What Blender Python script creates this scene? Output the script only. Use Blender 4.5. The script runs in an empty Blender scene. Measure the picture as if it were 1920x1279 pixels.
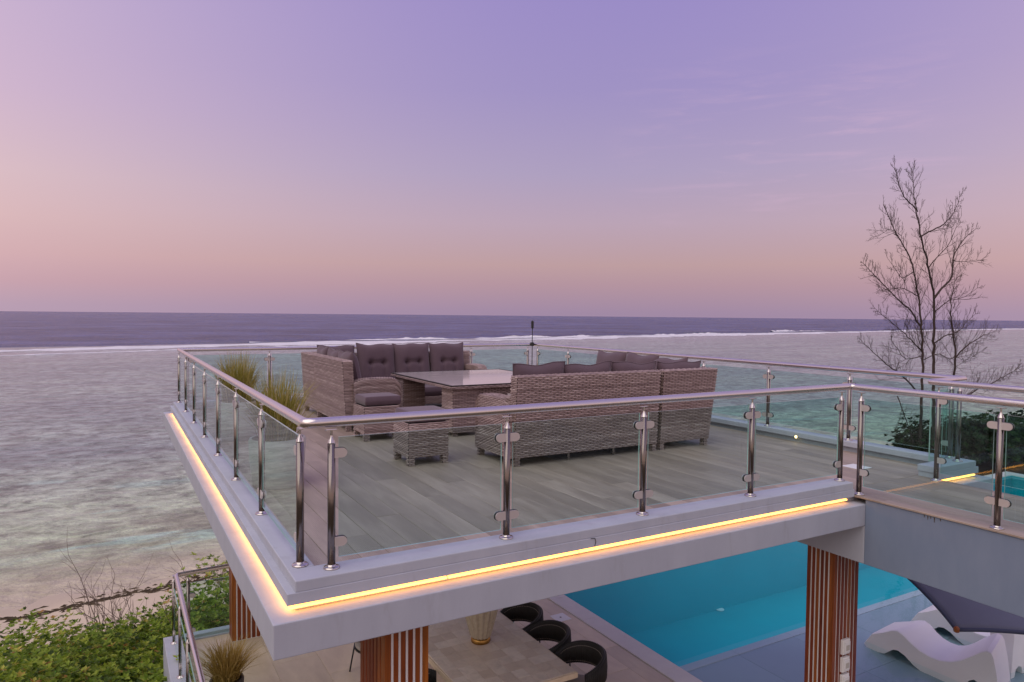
import bpy, math, random
import numpy as np
from mathutils import Vector, Matrix
random.seed(7); RNG = np.random.default_rng(7)
scene = bpy.context.scene
C = scene.collection
PI = math.pi

def srgb(r, g, b):
    f = lambda c: (c/255/12.92) if c/255 <= .04045 else ((c/255+.055)/1.055)**2.4
    return (f(r), f(g), f(b), 1)

# ------------------------------------------------------------------ camera
FL, YAW, PITCH, ROLL = 1312.94, .5198, .0380, .0094
EYE = Vector((0, 0, 1.71))
_f = Vector((math.sin(YAW)*math.cos(PITCH), math.cos(YAW)*math.cos(PITCH), -math.sin(PITCH)))
_r = Vector((math.cos(YAW), -math.sin(YAW), 0)); _u = _r.cross(_f)
_r2 = _r*math.cos(ROLL)+_u*math.sin(ROLL); _u2 = -_r*math.sin(ROLL)+_u*math.cos(ROLL)
cam_d = bpy.data.cameras.new('camera'); cam = bpy.data.objects.new('camera', cam_d); C.objects.link(cam)
cam_d.sensor_width = 36; cam_d.lens = FL/1920*36; cam_d.clip_start = .05; cam_d.clip_end = 20000
cam.matrix_world = Matrix(((_r2.x, _u2.x, -_f.x, EYE.x), (_r2.y, _u2.y, -_f.y, EYE.y), (_r2.z, _u2.z, -_f.z, EYE.z), (0, 0, 0, 1)))
scene.camera = cam

def ray_plane(px, py, axis, val):
    d = (px-960)/FL*_r2-(py-639.5)/FL*_u2+_f
    return EYE+d*((val-EYE[axis])/d[axis])

# ------------------------------------------------------------------ world
world = bpy.data.worlds.new('World'); scene.world = world; world.use_nodes = True
nt = world.node_tree; nt.nodes.clear()
def N(t, **k):
    n = nt.nodes.new(t)
    for a, b in k.items(): setattr(n, a, b)
    return n
L = lambda a, b: nt.links.new(a, b)
def ramp_node(tree, stops, interp='EASE'):
    r = tree.nodes.new('ShaderNodeValToRGB'); cr = r.color_ramp; cr.interpolation = interp
    while len(cr.elements) < len(stops): cr.elements.new(.5)
    for e, (p, c) in zip(cr.elements, stops): e.position = p; e.color = c
    return r
tc = N('ShaderNodeTexCoord'); sep = N('ShaderNodeSeparateXYZ'); L(tc.outputs['Generated'], sep.inputs[0])
zmap = N('ShaderNodeMapRange'); zmap.inputs[1].default_value = -.02; zmap.inputs[2].default_value = .98
L(sep.outputs['Z'], zmap.inputs[0])
k = lambda z: z+.02
east = ramp_node(nt, [(0, srgb(158, 136, 163)), (k(.004), srgb(161, 138, 164)), (k(.042), srgb(180, 148, 160)), (k(.070), srgb(190, 158, 161)),
                      (k(.128), srgb(187, 164, 182)), (k(.194), srgb(174, 160, 192)), (k(.30), srgb(160, 147, 196)), (k(.42), srgb(154, 140, 199)), (1, srgb(146, 136, 192))], 'LINEAR')
side = ramp_node(nt, [(0, srgb(186, 160, 182)), (k(.006), srgb(188, 161, 180)), (k(.035), srgb(204, 166, 176)), (k(.065), srgb(215, 176, 181)), (k(.11), srgb(222, 187, 189)),
                      (k(.16), srgb(222, 192, 198)), (k(.25), srgb(212, 185, 207)), (k(.36), srgb(204, 181, 210)), (1, srgb(150, 140, 195))], 'LINEAR')
west = ramp_node(nt, [(0, (.60, .42, .40, 1)), (k(.06), (.74, .52, .43, 1)), (k(.2), (.70, .55, .53, 1)), (k(.45), (.50, .43, .58, 1)), (1, srgb(150, 140, 195))], 'LINEAR')
for r in (east, side, west): L(zmap.outputs[0], r.inputs[0])
# angle away from the anti-solar azimuth
AZ = YAW+math.radians(9)
cmb = N('ShaderNodeCombineXYZ'); L(sep.outputs['X'], cmb.inputs[0]); L(sep.outputs['Y'], cmb.inputs[1])
nrm = N('ShaderNodeVectorMath', operation='NORMALIZE'); L(cmb.outputs[0], nrm.inputs[0])
dot = N('ShaderNodeVectorMath', operation='DOT_PRODUCT'); L(nrm.outputs[0], dot.inputs[0]); dot.inputs[1].default_value = (math.sin(AZ), math.cos(AZ), 0)
m1 = N('ShaderNodeMapRange'); m1.inputs[1].default_value = 1.0; m1.inputs[2].default_value = .67; L(dot.outputs['Value'], m1.inputs[0])
m2 = N('ShaderNodeMapRange', interpolation_type='SMOOTHSTEP'); m2.inputs[1].default_value = .67; m2.inputs[2].default_value = -1.0; L(dot.outputs['Value'], m2.inputs[0])
mixa = N('ShaderNodeMixRGB'); L(m1.outputs[0], mixa.inputs[0]); L(east.outputs[0], mixa.inputs[1]); L(side.outputs[0], mixa.inputs[2])
mixb = N('ShaderNodeMixRGB'); L(m2.outputs[0], mixb.inputs[0]); L(mixa.outputs[0], mixb.inputs[1]); L(west.outputs[0], mixb.inputs[2])
# thin high cirrus
mp = N('ShaderNodeMapping'); mp.inputs['Scale'].default_value = (3.0, 3.0, 26); mp.inputs['Rotation'].default_value = (.0, .06, 0); L(tc.outputs['Generated'], mp.inputs[0])
nz = N('ShaderNodeTexNoise'); nz.inputs['Scale'].default_value = 2.2; nz.inputs['Detail'].default_value = 7; nz.inputs['Roughness'].default_value = .62; nz.inputs['Distortion'].default_value = .5
L(mp.outputs[0], nz.inputs['Vector'])
cr = ramp_node(nt, [(.46, (0, 0, 0, 1)), (.82, (.5, .5, .5, 1))]); L(nz.outputs[0], cr.inputs[0])
band = ramp_node(nt, [(0, (0, 0, 0, 1)), (k(.10), (0, 0, 0, 1)), (k(.17), (1, 1, 1, 1)), (k(.24), (1, 1, 1, 1)), (k(.36), (0, 0, 0, 1))]); L(zmap.outputs[0], band.inputs[0])
mm = N('ShaderNodeMath', operation='MULTIPLY'); L(cr.outputs[0], mm.inputs[0]); L(band.outputs[0], mm.inputs[1])
caz = YAW+math.radians(21); cd = N('ShaderNodeVectorMath', operation='DOT_PRODUCT'); L(nrm.outputs[0], cd.inputs[0]); cd.inputs[1].default_value = (math.sin(caz), math.cos(caz), 0)
cm = N('ShaderNodeMapRange', interpolation_type='SMOOTHSTEP'); cm.inputs[1].default_value = .968; cm.inputs[2].default_value = .997; L(cd.outputs['Value'], cm.inputs[0])
mm2 = N('ShaderNodeMath', operation='MULTIPLY'); L(mm.outputs[0], mm2.inputs[0]); L(cm.outputs[0], mm2.inputs[1])
mixc = N('ShaderNodeMixRGB'); L(mm2.outputs[0], mixc.inputs[0]); L(mixb.outputs[0], mixc.inputs[1]); mixc.inputs[2].default_value = srgb(214, 180, 206)
bg = N('ShaderNodeBackground'); L(mixc.outputs[0], bg.inputs[0]); bg.inputs[1].default_value = 1.0
out = N('ShaderNodeOutputWorld'); L(bg.outputs[0], out.inputs[0])

# ------------------------------------------------------------------ afterglow sun
sd = bpy.data.lights.new('sun', 'SUN'); sd.energy = 1.5; sd.angle = math.radians(75); sd.color = (1, .91, .74)
sun = bpy.data.objects.new('sun', sd); C.objects.link(sun)
sdir = Vector((-math.sin(AZ+.5), -math.cos(AZ+.5), 1.35)).normalized()      # soft glow of the dusk sky, from above and behind the viewer
sun.rotation_euler = sdir.to_track_quat('Z', 'Y').to_euler()

scene.view_settings.view_transform = 'Standard'; scene.view_settings.look = 'None'
scene.view_settings.exposure = 0; scene.view_settings.gamma = 1; scene.view_settings.use_curve_mapping = False
scene.cycles.use_denoising = True
scene.cycles.max_bounces = 10; scene.cycles.transparent_max_bounces = 24; scene.cycles.glossy_bounces = 5; scene.cycles.diffuse_bounces = 4

# ------------------------------------------------------------------ materials
MATS = {}
class Mat:
    def __init__(s, name):
        s.m = bpy.data.materials.new(name); s.m.use_nodes = True; s.t = s.m.node_tree
        s.b = s.t.nodes['Principled BSDF']; s.out = s.t.nodes['Material Output']; MATS[name] = s.m
    def n(s, t, **kw):
        x = s.t.nodes.new(t)
        for a, b in kw.items(): setattr(x, a, b)
        return x
    def l(s, a, b): s.t.links.new(a, b)
    def coord(s, scale=(1, 1, 1), kind='Object', rot=(0, 0, 0)):
        if kind == 'World':
            g = s.n('ShaderNodeNewGeometry'); o = g.outputs['Position']
        else:
            g = s.n('ShaderNodeTexCoord'); o = g.outputs[kind]
        mp = s.n('ShaderNodeMapping'); mp.inputs['Scale'].default_value = scale; mp.inputs['Rotation'].default_value = rot
        s.l(o, mp.inputs[0]); return mp.outputs[0]
    def noise(s, vec, scale, detail=4, rough=.55, dist=0):
        x = s.n('ShaderNodeTexNoise'); x.inputs['Scale'].default_value = scale; x.inputs['Detail'].default_value = detail
        x.inputs['Roughness'].default_value = rough; x.inputs['Distortion'].default_value = dist
        s.l(vec, x.inputs['Vector']); return x.outputs[0]
    def ramp(s, fac, stops, interp='LINEAR'):
        r = ramp_node(s.t, stops, interp); s.l(fac, r.inputs[0]); return r.outputs[0]
    def mix(s, fac, a, b, blend='MIX'):
        x = s.n('ShaderNodeMixRGB', blend_type=blend)
        for i, v in ((0, fac), (1, a), (2, b)):
            if hasattr(v, 'links'): s.l(v, x.inputs[i])
            else: x.inputs[i].default_value = v
        return x.outputs[0]
    def math(s, op, a, b=0):
        x = s.n('ShaderNodeMath', operation=op)
        for i, v in ((0, a), (1, b)):
            if hasattr(v, 'links'): s.l(v, x.inputs[i])
            else: x.inputs[i].default_value = v
        return x.outputs[0]
    def maprange(s, v, a, b, c=0, d=1, interp='LINEAR'):
        x = s.n('ShaderNodeMapRange', interpolation_type=interp); s.l(v, x.inputs[0])
        for i, q in enumerate((a, b, c, d)): x.inputs[i+1].default_value = q
        return x.outputs[0]
    def set(s, **kw):
        for a, v in kw.items():
            a = {'color': 'Base Color', 'rough': 'Roughness', 'metal': 'Metallic', 'ior': 'IOR', 'spec': 'Specular IOR Level', 'sheen': 'Sheen Weight', 'sub': 'Subsurface Weight'}.get(a, a)
            if hasattr(v, 'links'): s.l(v, s.b.inputs[a])
            else: s.b.inputs[a].default_value = v
        return s
    def bump(s, h, strength=.3, dist=.01):
        x = s.n('ShaderNodeBump'); x.inputs['Strength'].default_value = strength; x.inputs['Distance'].default_value = dist
        s.l(h, x.inputs['Height']); s.l(x.outputs[0], s.b.inputs['Normal']); return s
    def rnd(s): return s.n('ShaderNodeObjectInfo').outputs['Random']
    def attr(s, name): return s.n('ShaderNodeAttribute', attribute_name=name).outputs['Fac']

def g(v): return (v, v, v, 1)
# painted render
q = Mat('white_render'); v = q.coord(kind='World')
st = q.noise(q.coord((1.2, 1.2, .35), 'World'), 2.2, 6, .65)
fine = q.noise(v, 60, 3)
col = q.mix(q.ramp(st, [(.35, g(0)), (.75, g(1))]), (.43, .455, .53, 1), (.505, .53, .605, 1))
col = q.mix(q.ramp(q.noise(q.coord((3.5, 3.5, .8), 'World'), 2.0, 7, .72), [(.56, g(0)), (.74, g(.45))]), col, (.33, .33, .36, 1))
col = q.mix(q.ramp(q.noise(v, 26, 4, .7), [(.70, g(0)), (.80, g(.5))]), col, (.28, .27, .27, 1))
q.set(color=col, rough=.62).bump(fine, .10, .004)
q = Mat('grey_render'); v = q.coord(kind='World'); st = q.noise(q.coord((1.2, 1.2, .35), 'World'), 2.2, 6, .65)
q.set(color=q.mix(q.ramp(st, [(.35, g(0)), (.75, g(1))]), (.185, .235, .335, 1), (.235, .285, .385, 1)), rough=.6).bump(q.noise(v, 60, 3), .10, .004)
# steel
def steel(name, base, rough):
    q = Mat(name); nse = q.noise(q.coord((2.5, 2.5, 2.5), 'World'), 1.5, 3)
    q.set(color=q.mix(nse, (base[0]*.94, base[1]*.94, base[2]*.94, 1), (*base, 1)), metal=1.0, rough=q.maprange(nse, .3, .7, rough*.92, rough*1.1))
    return q
steel('brushed_steel', (.25, .22, .205), .21); steel('polished_steel', (.62, .58, .56), .15); steel('handrail_steel', (.76, .71, .69), .26)
q = Mat('clamp_steel'); q.set(color=q.mix(q.noise(q.coord(kind='World'), 8, 3), (.60, .54, .52, 1), (.68, .62, .60, 1)), metal=.35, rough=.38)
q = Mat('black_rubber').set(color=g(.012), rough=.5)
q = Mat('black_metal'); q.set(color=q.mix(q.noise(q.coord((8, 8, 8)), 3), g(.014), g(.024)), rough=.45)
# glass panels: thin tinted sheet with Fresnel reflection
def sheet(name, tint, ior, rough=0.0, bump=None):
    q = Mat(name); q.t.nodes.remove(q.b)
    tr = q.n('ShaderNodeBsdfTransparent'); tr.inputs[0].default_value = (*tint, 1)
    gl = q.n('ShaderNodeBsdfGlossy'); gl.inputs['Roughness'].default_value = rough; gl.inputs[0].default_value = g(1)
    fr = q.n('ShaderNodeFresnel'); fr.inputs[0].default_value = ior
    bf = q.n('ShaderNodeNewGeometry'); fac = q.math('MULTIPLY', fr.outputs[0], q.math('SUBTRACT', 1.0, bf.outputs['Backfacing']))
    mx = q.n('ShaderNodeMixShader'); q.l(fac, mx.inputs[0]); q.l(tr.outputs[0], mx.inputs[1]); q.l(gl.outputs[0], mx.inputs[2])
    q.l(mx.outputs[0], q.out.inputs[0])
    if bump:
        h = bump(q); b = q.n('ShaderNodeBump'); b.inputs['Strength'].default_value = bump.s; b.inputs['Distance'].default_value = bump.d
        q.l(h, b.inputs['Height']); q.l(b.outputs[0], gl.inputs['Normal']); q.l(b.outputs[0], fr.inputs['Normal'])
    return q
sheet('tinted_glass', (.825, .935, .92), 1.42)
q = Mat('glass_edge'); q.set(color=(.42, .66, .60, 1), rough=.12, ior=1.5); q.b.inputs['Transmission Weight'].default_value = .25
# deck boards
def boards(name, dark, light, groove=True):
    q = Mat(name)
    oi = q.n('ShaderNodeObjectInfo'); r = oi.outputs['Random']
    add = q.n('ShaderNodeVectorMath', operation='ADD'); sc = q.n('ShaderNodeVectorMath', operation='SCALE')
    cmbv = q.n('ShaderNodeCombineXYZ'); q.l(r, cmbv.inputs[0]); q.l(r, cmbv.inputs[1]); q.l(cmbv.outputs[0], sc.inputs[0]); sc.inputs['Scale'].default_value = 37
    gp = q.n('ShaderNodeNewGeometry'); q.l(gp.outputs['Position'], add.inputs[0]); q.l(sc.outputs[0], add.inputs[1])
    mp = q.n('ShaderNodeMapping'); mp.inputs['Scale'].default_value = (9, .9, 1); q.l(add.outputs[0], mp.inputs[0])
    grain = q.noise(mp.outputs[0], 1.6, 7, .62, .6)
    mp2 = q.n('ShaderNodeMapping'); mp2.inputs['Scale'].default_value = (2.4, .5, 1); q.l(add.outputs[0], mp2.inputs[0])
    blot = q.noise(mp2.outputs[0], 1.3, 4)
    col = q.mix(q.ramp(grain, [(.3, g(0)), (.72, g(1))]), (*dark, 1), (*light, 1))
    col = q.mix(q.ramp(blot, [(.40, g(.42)), (.60, g(0))]), col, tuple(c*.55 for c in dark)+(1,))
    tone = q.maprange(r, 0, 1, .88, 1.10)
    hs = q.n('ShaderNodeHueSaturation'); q.l(tone, hs.inputs['Value']); q.l(col, hs.inputs['Color'])
    q.set(color=hs.outputs[0], rough=q.maprange(grain, .3, .7, .42, .62))
    if groove:
        s = q.n('ShaderNodeSeparateXYZ'); q.l(gp.outputs['Position'], s.inputs[0])
        w = q.math('SINE', q.math('MULTIPLY', s.outputs[0], 2*PI/.0125))
        h = q.math('ADD', q.ramp(w, [(0, g(0)), (.35, g(1)), (1, g(1))]), q.math('MULTIPLY', grain, .25))
        q.bump(h, .7, .003)
    else: q.bump(grain, .15, .004)
    return q
boards('grooved_boards', (.40, .305, .245), (.54, .43, .36))
boards('bridge_boards', (.32, .245, .195), (.48, .385, .32), False)
# stone-look floor tiles
q = Mat('floor_tile'); r = q.rnd(); v = q.coord((1, .35, 1), 'World')
nse = q.noise(v, 3.2, 7, .6, .4)
col = q.mix(q.ramp(nse, [(.3, g(0)), (.7, g(1))]), (.58, .47, .325, 1), (.78, .655, .49, 1))
hs = q.n('ShaderNodeHueSaturation'); q.l(q.maprange(r, 0, 1, .88, 1.1), hs.inputs['Value']); q.l(col, hs.inputs['Color'])
q.set(color=hs.outputs[0], rough=q.maprange(nse, .3, .7, .30, .5)).bump(nse, .06, .003)
Mat('grout').set(color=(.20, .17, .145, 1), rough=.9)
# pool
q = Mat('pool_tile'); v = q.coord(kind='World'); q.set(color=q.mix(q.noise(v, .8, 3), (.0, .37, .45, 1), (.0, .46, .54, 1)), rough=.4)
q = Mat('shelf_tile'); r = q.rnd(); v = q.coord(kind='World')
nse = q.noise(v, 1.1, 5, .6)
col = q.mix(nse, (.21, .34, .39, 1), (.29, .43, .47, 1)); hs = q.n('ShaderNodeHueSaturation'); q.l(q.maprange(r, 0, 1, .93, 1.06), hs.inputs['Value']); q.l(col, hs.inputs['Color'])
q.set(color=hs.outputs[0], rough=.35)
def _ripple(q):
    v = q.coord(kind='World'); return q.noise(v, 2.2, 3, .5, .3)
_ripple.s = .22; _ripple.d = .02
sheet('pool_water', (.60, .95, .97), 1.12, .015, _ripple)
q = Mat('step_tile'); q.set(color=q.mix(q.noise(q.coord(kind='World'), 3, 4), (.36, .48, .52, 1), (.46, .56, .60, 1)), rough=.4)
sheet('shelf_water', (.90, .965, .975), 1.22, .015, _ripple)
q = Mat('coping_stone'); v = q.coord(kind='World'); q.set(color=q.mix(q.noise(v, 5, 5), (.66, .64, .64, 1), (.78, .76, .75, 1)), rough=.55)
# timber slats
q = Mat('hardwood'); r = q.rnd(); v = q.coord((14, 14, 1.1), 'World')
nse = q.noise(v, 1.8, 6, .62, .8)
col = q.mix(q.ramp(nse, [(.28, g(0)), (.72, g(1))]), (.125, .022, .005, 1), (.36, .083, .014, 1))
hs = q.n('ShaderNodeHueSaturation'); q.l(q.maprange(r, 0, 1, .72, 1.3), hs.inputs['Value']); q.l(q.maprange(r, 0, 1, .49, .515), hs.inputs['Hue']); q.l(col, hs.inputs['Color'])
q.set(color=hs.outputs[0], rough=.42).bump(nse, .15, .004)
# wicker, fabrics
q = Mat('wicker'); a = q.attr('tone')
col = q.ramp(a, [(0, (.23, .158, .145, 1)), (.4, (.35, .252, .235, 1)), (.75, (.48, .36, .338, 1)), (1, (.68, .55, .52, 1))])
col = q.mix(q.math('MULTIPLY', q.noise(q.coord((1, 1, 1), 'World'), 90, 2), .35), col, (.10, .075, .07, 1))
q.set(color=col, rough=.42)
Mat('wicker_core').set(color=(.035, .026, .024, 1), rough=.8)
q = Mat('charcoal_fabric'); v = q.coord(kind='World'); nse = q.noise(v, 420, 2); big = q.noise(v, 7, 4)
q.set(color=q.mix(big, (.096, .060, .078, 1), (.128, .084, .106, 1)), rough=.88, sheen=.25).bump(q.math('ADD', q.math('MULTIPLY', nse, .3), big), .22, .004)
q = Mat('sail_fabric'); v = q.coord(kind='World'); q.set(color=q.mix(q.noise(v, 5, 4), (.115, .122, .185, 1), (.14, .148, .215, 1)), rough=.85).bump(q.noise(v, 160, 2), .2, .003)
q = Mat('sail_seam').set(color=(.055, .062, .115, 1), rough=.85)
q = Mat('seat_pad'); q.set(color=q.mix(q.noise(q.coord(kind='World'), 60, 3), (.30, .265, .235, 1), (.38, .34, .30, 1)), rough=.85)
q = Mat('black_rope'); q.set(color=q.mix(q.noise(q.coord(kind='World'), 90, 2), g(.014), g(.034)), rough=.5)
# table tops
q = Mat('grey_slate_top'); v = q.coord((1, 5, 1), 'World'); nse = q.noise(v, 2.2, 6, .6)
q.set(color=q.mix(nse, (.56, .50, .48, 1), (.68, .62, .60, 1)), rough=.08, spec=1.0)
q = Mat('mosaic_tile'); r = q.rnd(); v = q.coord(kind='World'); nse = q.noise(v, 8, 6, .6, 1.0)
col = q.ramp(r, [(0, (.66, .56, .46, 1)), (.5, (.74, .645, .54, 1)), (1, (.84, .76, .66, 1))])
q.set(color=q.mix(q.ramp(nse, [(.45, g(0)), (.7, g(.4))]), col, (.46, .40, .34, 1)), rough=.28)
q = Mat('vase_glass'); v = q.coord(kind='World'); q.set(color=q.mix(q.noise(v, 25, 3), (.36, .31, .21, 1), (.62, .56, .44, 1)), rough=.18, spec=.8)
Mat('brass').set(color=(.42, .24, .07, 1), metal=1, rough=.3)
q = Mat('white_plastic'); q.set(color=q.mix(q.noise(q.coord(kind='World'), 4, 4), (.82, .82, .82, 1), (.89, .89, .89, 1)), rough=.38)
q = Mat('planter_white'); q.set(color=q.mix(q.noise(q.coord(kind='World'), 7, 4), (.50, .48, .43, 1), (.60, .575, .52, 1)), rough=.5)
q = Mat('planter_dark'); q.set(color=q.mix(q.noise(q.coord(kind='World'), 9, 4), (.035, .03, .028, 1), (.07, .06, .055, 1)), rough=.5)
q = Mat('soil'); q.set(color=q.mix(q.noise(q.coord(kind='World'), 25, 5), (.03, .022, .015, 1), (.09, .065, .045, 1)), rough=.95)
# lamps
def lamp(name, col, s):
    q = Mat(name); q.b.inputs['Emission Color'].default_value = (*col, 1); q.b.inputs['Emission Strength'].default_value = s; q.set(color=(.8, .7, .5, 1))
lamp('led_light', (1, .38, .06), 5.0); lamp('led_light_side', (1, .40, .09), 9); lamp('marker_light', (1, .62, .26), 5)
lamp('pool_light', (.30, .90, 1), 60)
# vegetation
def leafmat(name, stops, rough=.5):
    q = Mat(name); a = q.attr('tone')
    q.set(color=q.ramp(a, stops), rough=rough, spec=.35)
    q.b.inputs['Subsurface Weight'].default_value = .0
    tl = q.n('ShaderNodeBsdfTranslucent'); q.l(q.ramp(a, stops), tl.inputs[0])
    mx = q.n('ShaderNodeMixShader'); mx.inputs[0].default_value = .42
    q.l(q.b.outputs[0], mx.inputs[1]); q.l(tl.outputs[0], mx.inputs[2]); q.l(mx.outputs[0], q.out.inputs[0])
leafmat('shrub_leaf', [(0, (.055, .10, .016, 1)), (.4, (.22, .34, .03, 1)), (.75, (.44, .54, .065, 1)), (.92, (.62, .60, .12, 1)), (1, (.56, .28, .08, 1))])
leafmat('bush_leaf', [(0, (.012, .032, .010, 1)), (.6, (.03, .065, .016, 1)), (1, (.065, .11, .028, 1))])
leafmat('grass_blade', [(0, (.20, .20, .03, 1)), (.5, (.42, .37, .075, 1)), (.85, (.62, .50, .19, 1)), (1, (.80, .66, .36, 1))], .6)
leafmat('dry_grass', [(0, (.28, .19, .05, 1)), (.5, (.48, .33, .085, 1)), (1, (.72, .54, .22, 1))], .6)
q = Mat('bark'); v = q.coord((6, 6, 2), 'World'); q.set(color=q.mix(q.noise(v, 3, 5), (.035, .020, .016, 1), (.085, .055, .045, 1)), rough=.9)
q = Mat('dry_twig'); q.set(color=q.mix(q.noise(q.coord(kind='World'), 6, 3), (.12, .085, .065, 1), (.24, .18, .145, 1)), rough=.9)
q = Mat('seaweed'); q.set(color=q.mix(q.noise(q.coord(kind='World'), 3, 3), (.045, .032, .018, 1), (.11, .08, .045, 1)), rough=.9)
# terrain
q = Mat('sand_and_soil'); v = q.coord(kind='World'); sp = q.n('ShaderNodeSeparateXYZ'); q.l(v, sp.inputs[0])
nse = q.noise(v, .35, 6, .6); fine = q.noise(v, 14, 4)
sand = q.mix(fine, (.60, .50, .345, 1), (.72, .61, .44, 1))
sand = q.mix(q.ramp(q.noise(v, 1.3, 5, .65), [(.58, g(0)), (.75, g(.5))]), sand, (.42, .34, .25, 1))
wet = q.maprange(sp.outputs[2], -8.50, -8.34, .72, 0); sand = q.mix(wet, sand, (.46, .39, .265, 1))
earth = q.mix(nse, (.06, .05, .028, 1), (.15, .12, .075, 1))
zz = q.math('ADD', sp.outputs[2], q.math('MULTIPLY', nse, 1.2))
q.set(color=q.mix(q.maprange(zz, -7.35, -6.8), sand, earth), rough=q.maprange(sp.outputs[2], -8.5, -8.35, .35, .9)).bump(fine, .25, .03)
# sea
q = Mat('sea_water'); v = q.coord(kind='World'); sp = q.n('ShaderNodeSeparateXYZ'); q.l(v, sp.inputs[0])
X, Y = sp.outputs[0], sp.outputs[1]
ln = q.noise(q.coord((.012, .05, 1), 'World'), 1, 4)                       # wandering of the reef line
reef = q.math('ADD', q.math('MULTIPLY', X, .185), 227)                      # reef edge runs slightly seaward to the east
dist = q.math('SUBTRACT', Y, reef)                                          # >0 outside the reef
dist = q.math('ADD', dist, q.math('MULTIPLY', q.math('SUBTRACT', ln, .5), 50))
out_ = q.maprange(dist, 0, 14, 0, 1, 'SMOOTHSTEP')
patch = q.noise(q.coord((.05, .10, 1), 'World'), 1, 6, .6, .4)              # sand, rubble and weed on the lagoon floor
weed = q.noise(q.coord((.16, .33, 1), 'World'), 1, 8, .68, .5)  # weed patches; their contrast also paints in dark ripples
ripple_shade = q.noise(q.coord((.70, .85, 1), 'World', rot=(0, 0, .3)), 1, 8, .74, .4)  # light and dark of the ripples, painted into the water colour
lag = q.ramp(patch, [(.30, (.235, .28, .28, 1)), (.48, (.305, .36, .34, 1)), (.62, (.375, .44, .39, 1)), (.78, (.29, .42, .38, 1))])
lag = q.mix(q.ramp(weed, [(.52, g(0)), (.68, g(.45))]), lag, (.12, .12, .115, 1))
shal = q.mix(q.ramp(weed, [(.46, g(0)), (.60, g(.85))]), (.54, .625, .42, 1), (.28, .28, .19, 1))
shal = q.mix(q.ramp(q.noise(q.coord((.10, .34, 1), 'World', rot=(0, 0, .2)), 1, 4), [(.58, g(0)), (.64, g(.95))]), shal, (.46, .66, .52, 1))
nearf = q.maprange(Y, 29, 62, 0, 1, 'SMOOTHSTEP')
vshal = q.maprange(Y, 29, 35, 0, 1, 'SMOOTHSTEP')
body = q.mix(nearf, q.mix(vshal, (.60, .53, .38, 1), shal), lag)
flat = q.maprange(dist, -70, -25, 0, 1); body = q.mix(q.math('MULTIPLY', flat, .55), body, (.39, .37, .385, 1))
deep = q.mix(q.ramp(q.noise(q.coord((.02, .02, 1), 'World'), 1, 8, .72, .3), [(.38, g(0)), (.62, g(1))]), (.020, .032, .12, 1), (.085, .115, .31, 1))  # light and dark of distant waves painted into the deep water colour
tealb = q.ramp(q.noise(q.coord((.006, .05, 1), 'World'), 1, 3), [(.56, g(0)), (.66, g(.7))])
deep = q.mix(q.math('MULTIPLY', tealb, q.maprange(dist, 20, 90, 1, 0)), deep, (.02, .085, .105, 1))
col = q.mix(out_, body, deep)
sv = q.maprange(ripple_shade, .38, .62, .45, 1.5); svf = q.maprange(Y, 29, 45, .35, 1.0)
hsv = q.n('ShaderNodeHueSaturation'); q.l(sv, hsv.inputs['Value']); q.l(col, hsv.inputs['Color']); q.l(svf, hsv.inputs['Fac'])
w1 = q.noise(q.coord((.9, 1.5, 1), 'World', rot=(0, 0, .12)), 1, 5, .62, .3)
w4 = q.noise(q.coord((.22, .34, 1), 'World', rot=(0, 0, .08)), 1, 7, .68, .3)
w3 = q.noise(q.coord((.035, .05, 1), 'World', rot=(0, 0, -.1)), 1, 8, .70, .2)
h = q.math('ADD', q.math('MULTIPLY', w1, .22), q.math('MULTIPLY', w4, 1.1))
h = q.math('ADD', h, q.math('MULTIPLY', w3, q.maprange(dist, -20, 40, 1.5, 14.0)))
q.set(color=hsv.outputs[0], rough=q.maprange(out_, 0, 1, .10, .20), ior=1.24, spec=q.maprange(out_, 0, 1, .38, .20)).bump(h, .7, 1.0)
q = Mat('foam'); v = q.coord((.25, 1.2, 1), 'World'); nse = q.noise(v, 1, 7, .68)
q.set(color=q.mix(q.ramp(nse, [(.3, g(0)), (.6, g(1))]), (.55, .56, .60, 1), (.90, .89, .90, 1)), rough=.75).bump(nse, .6, .4)

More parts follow.
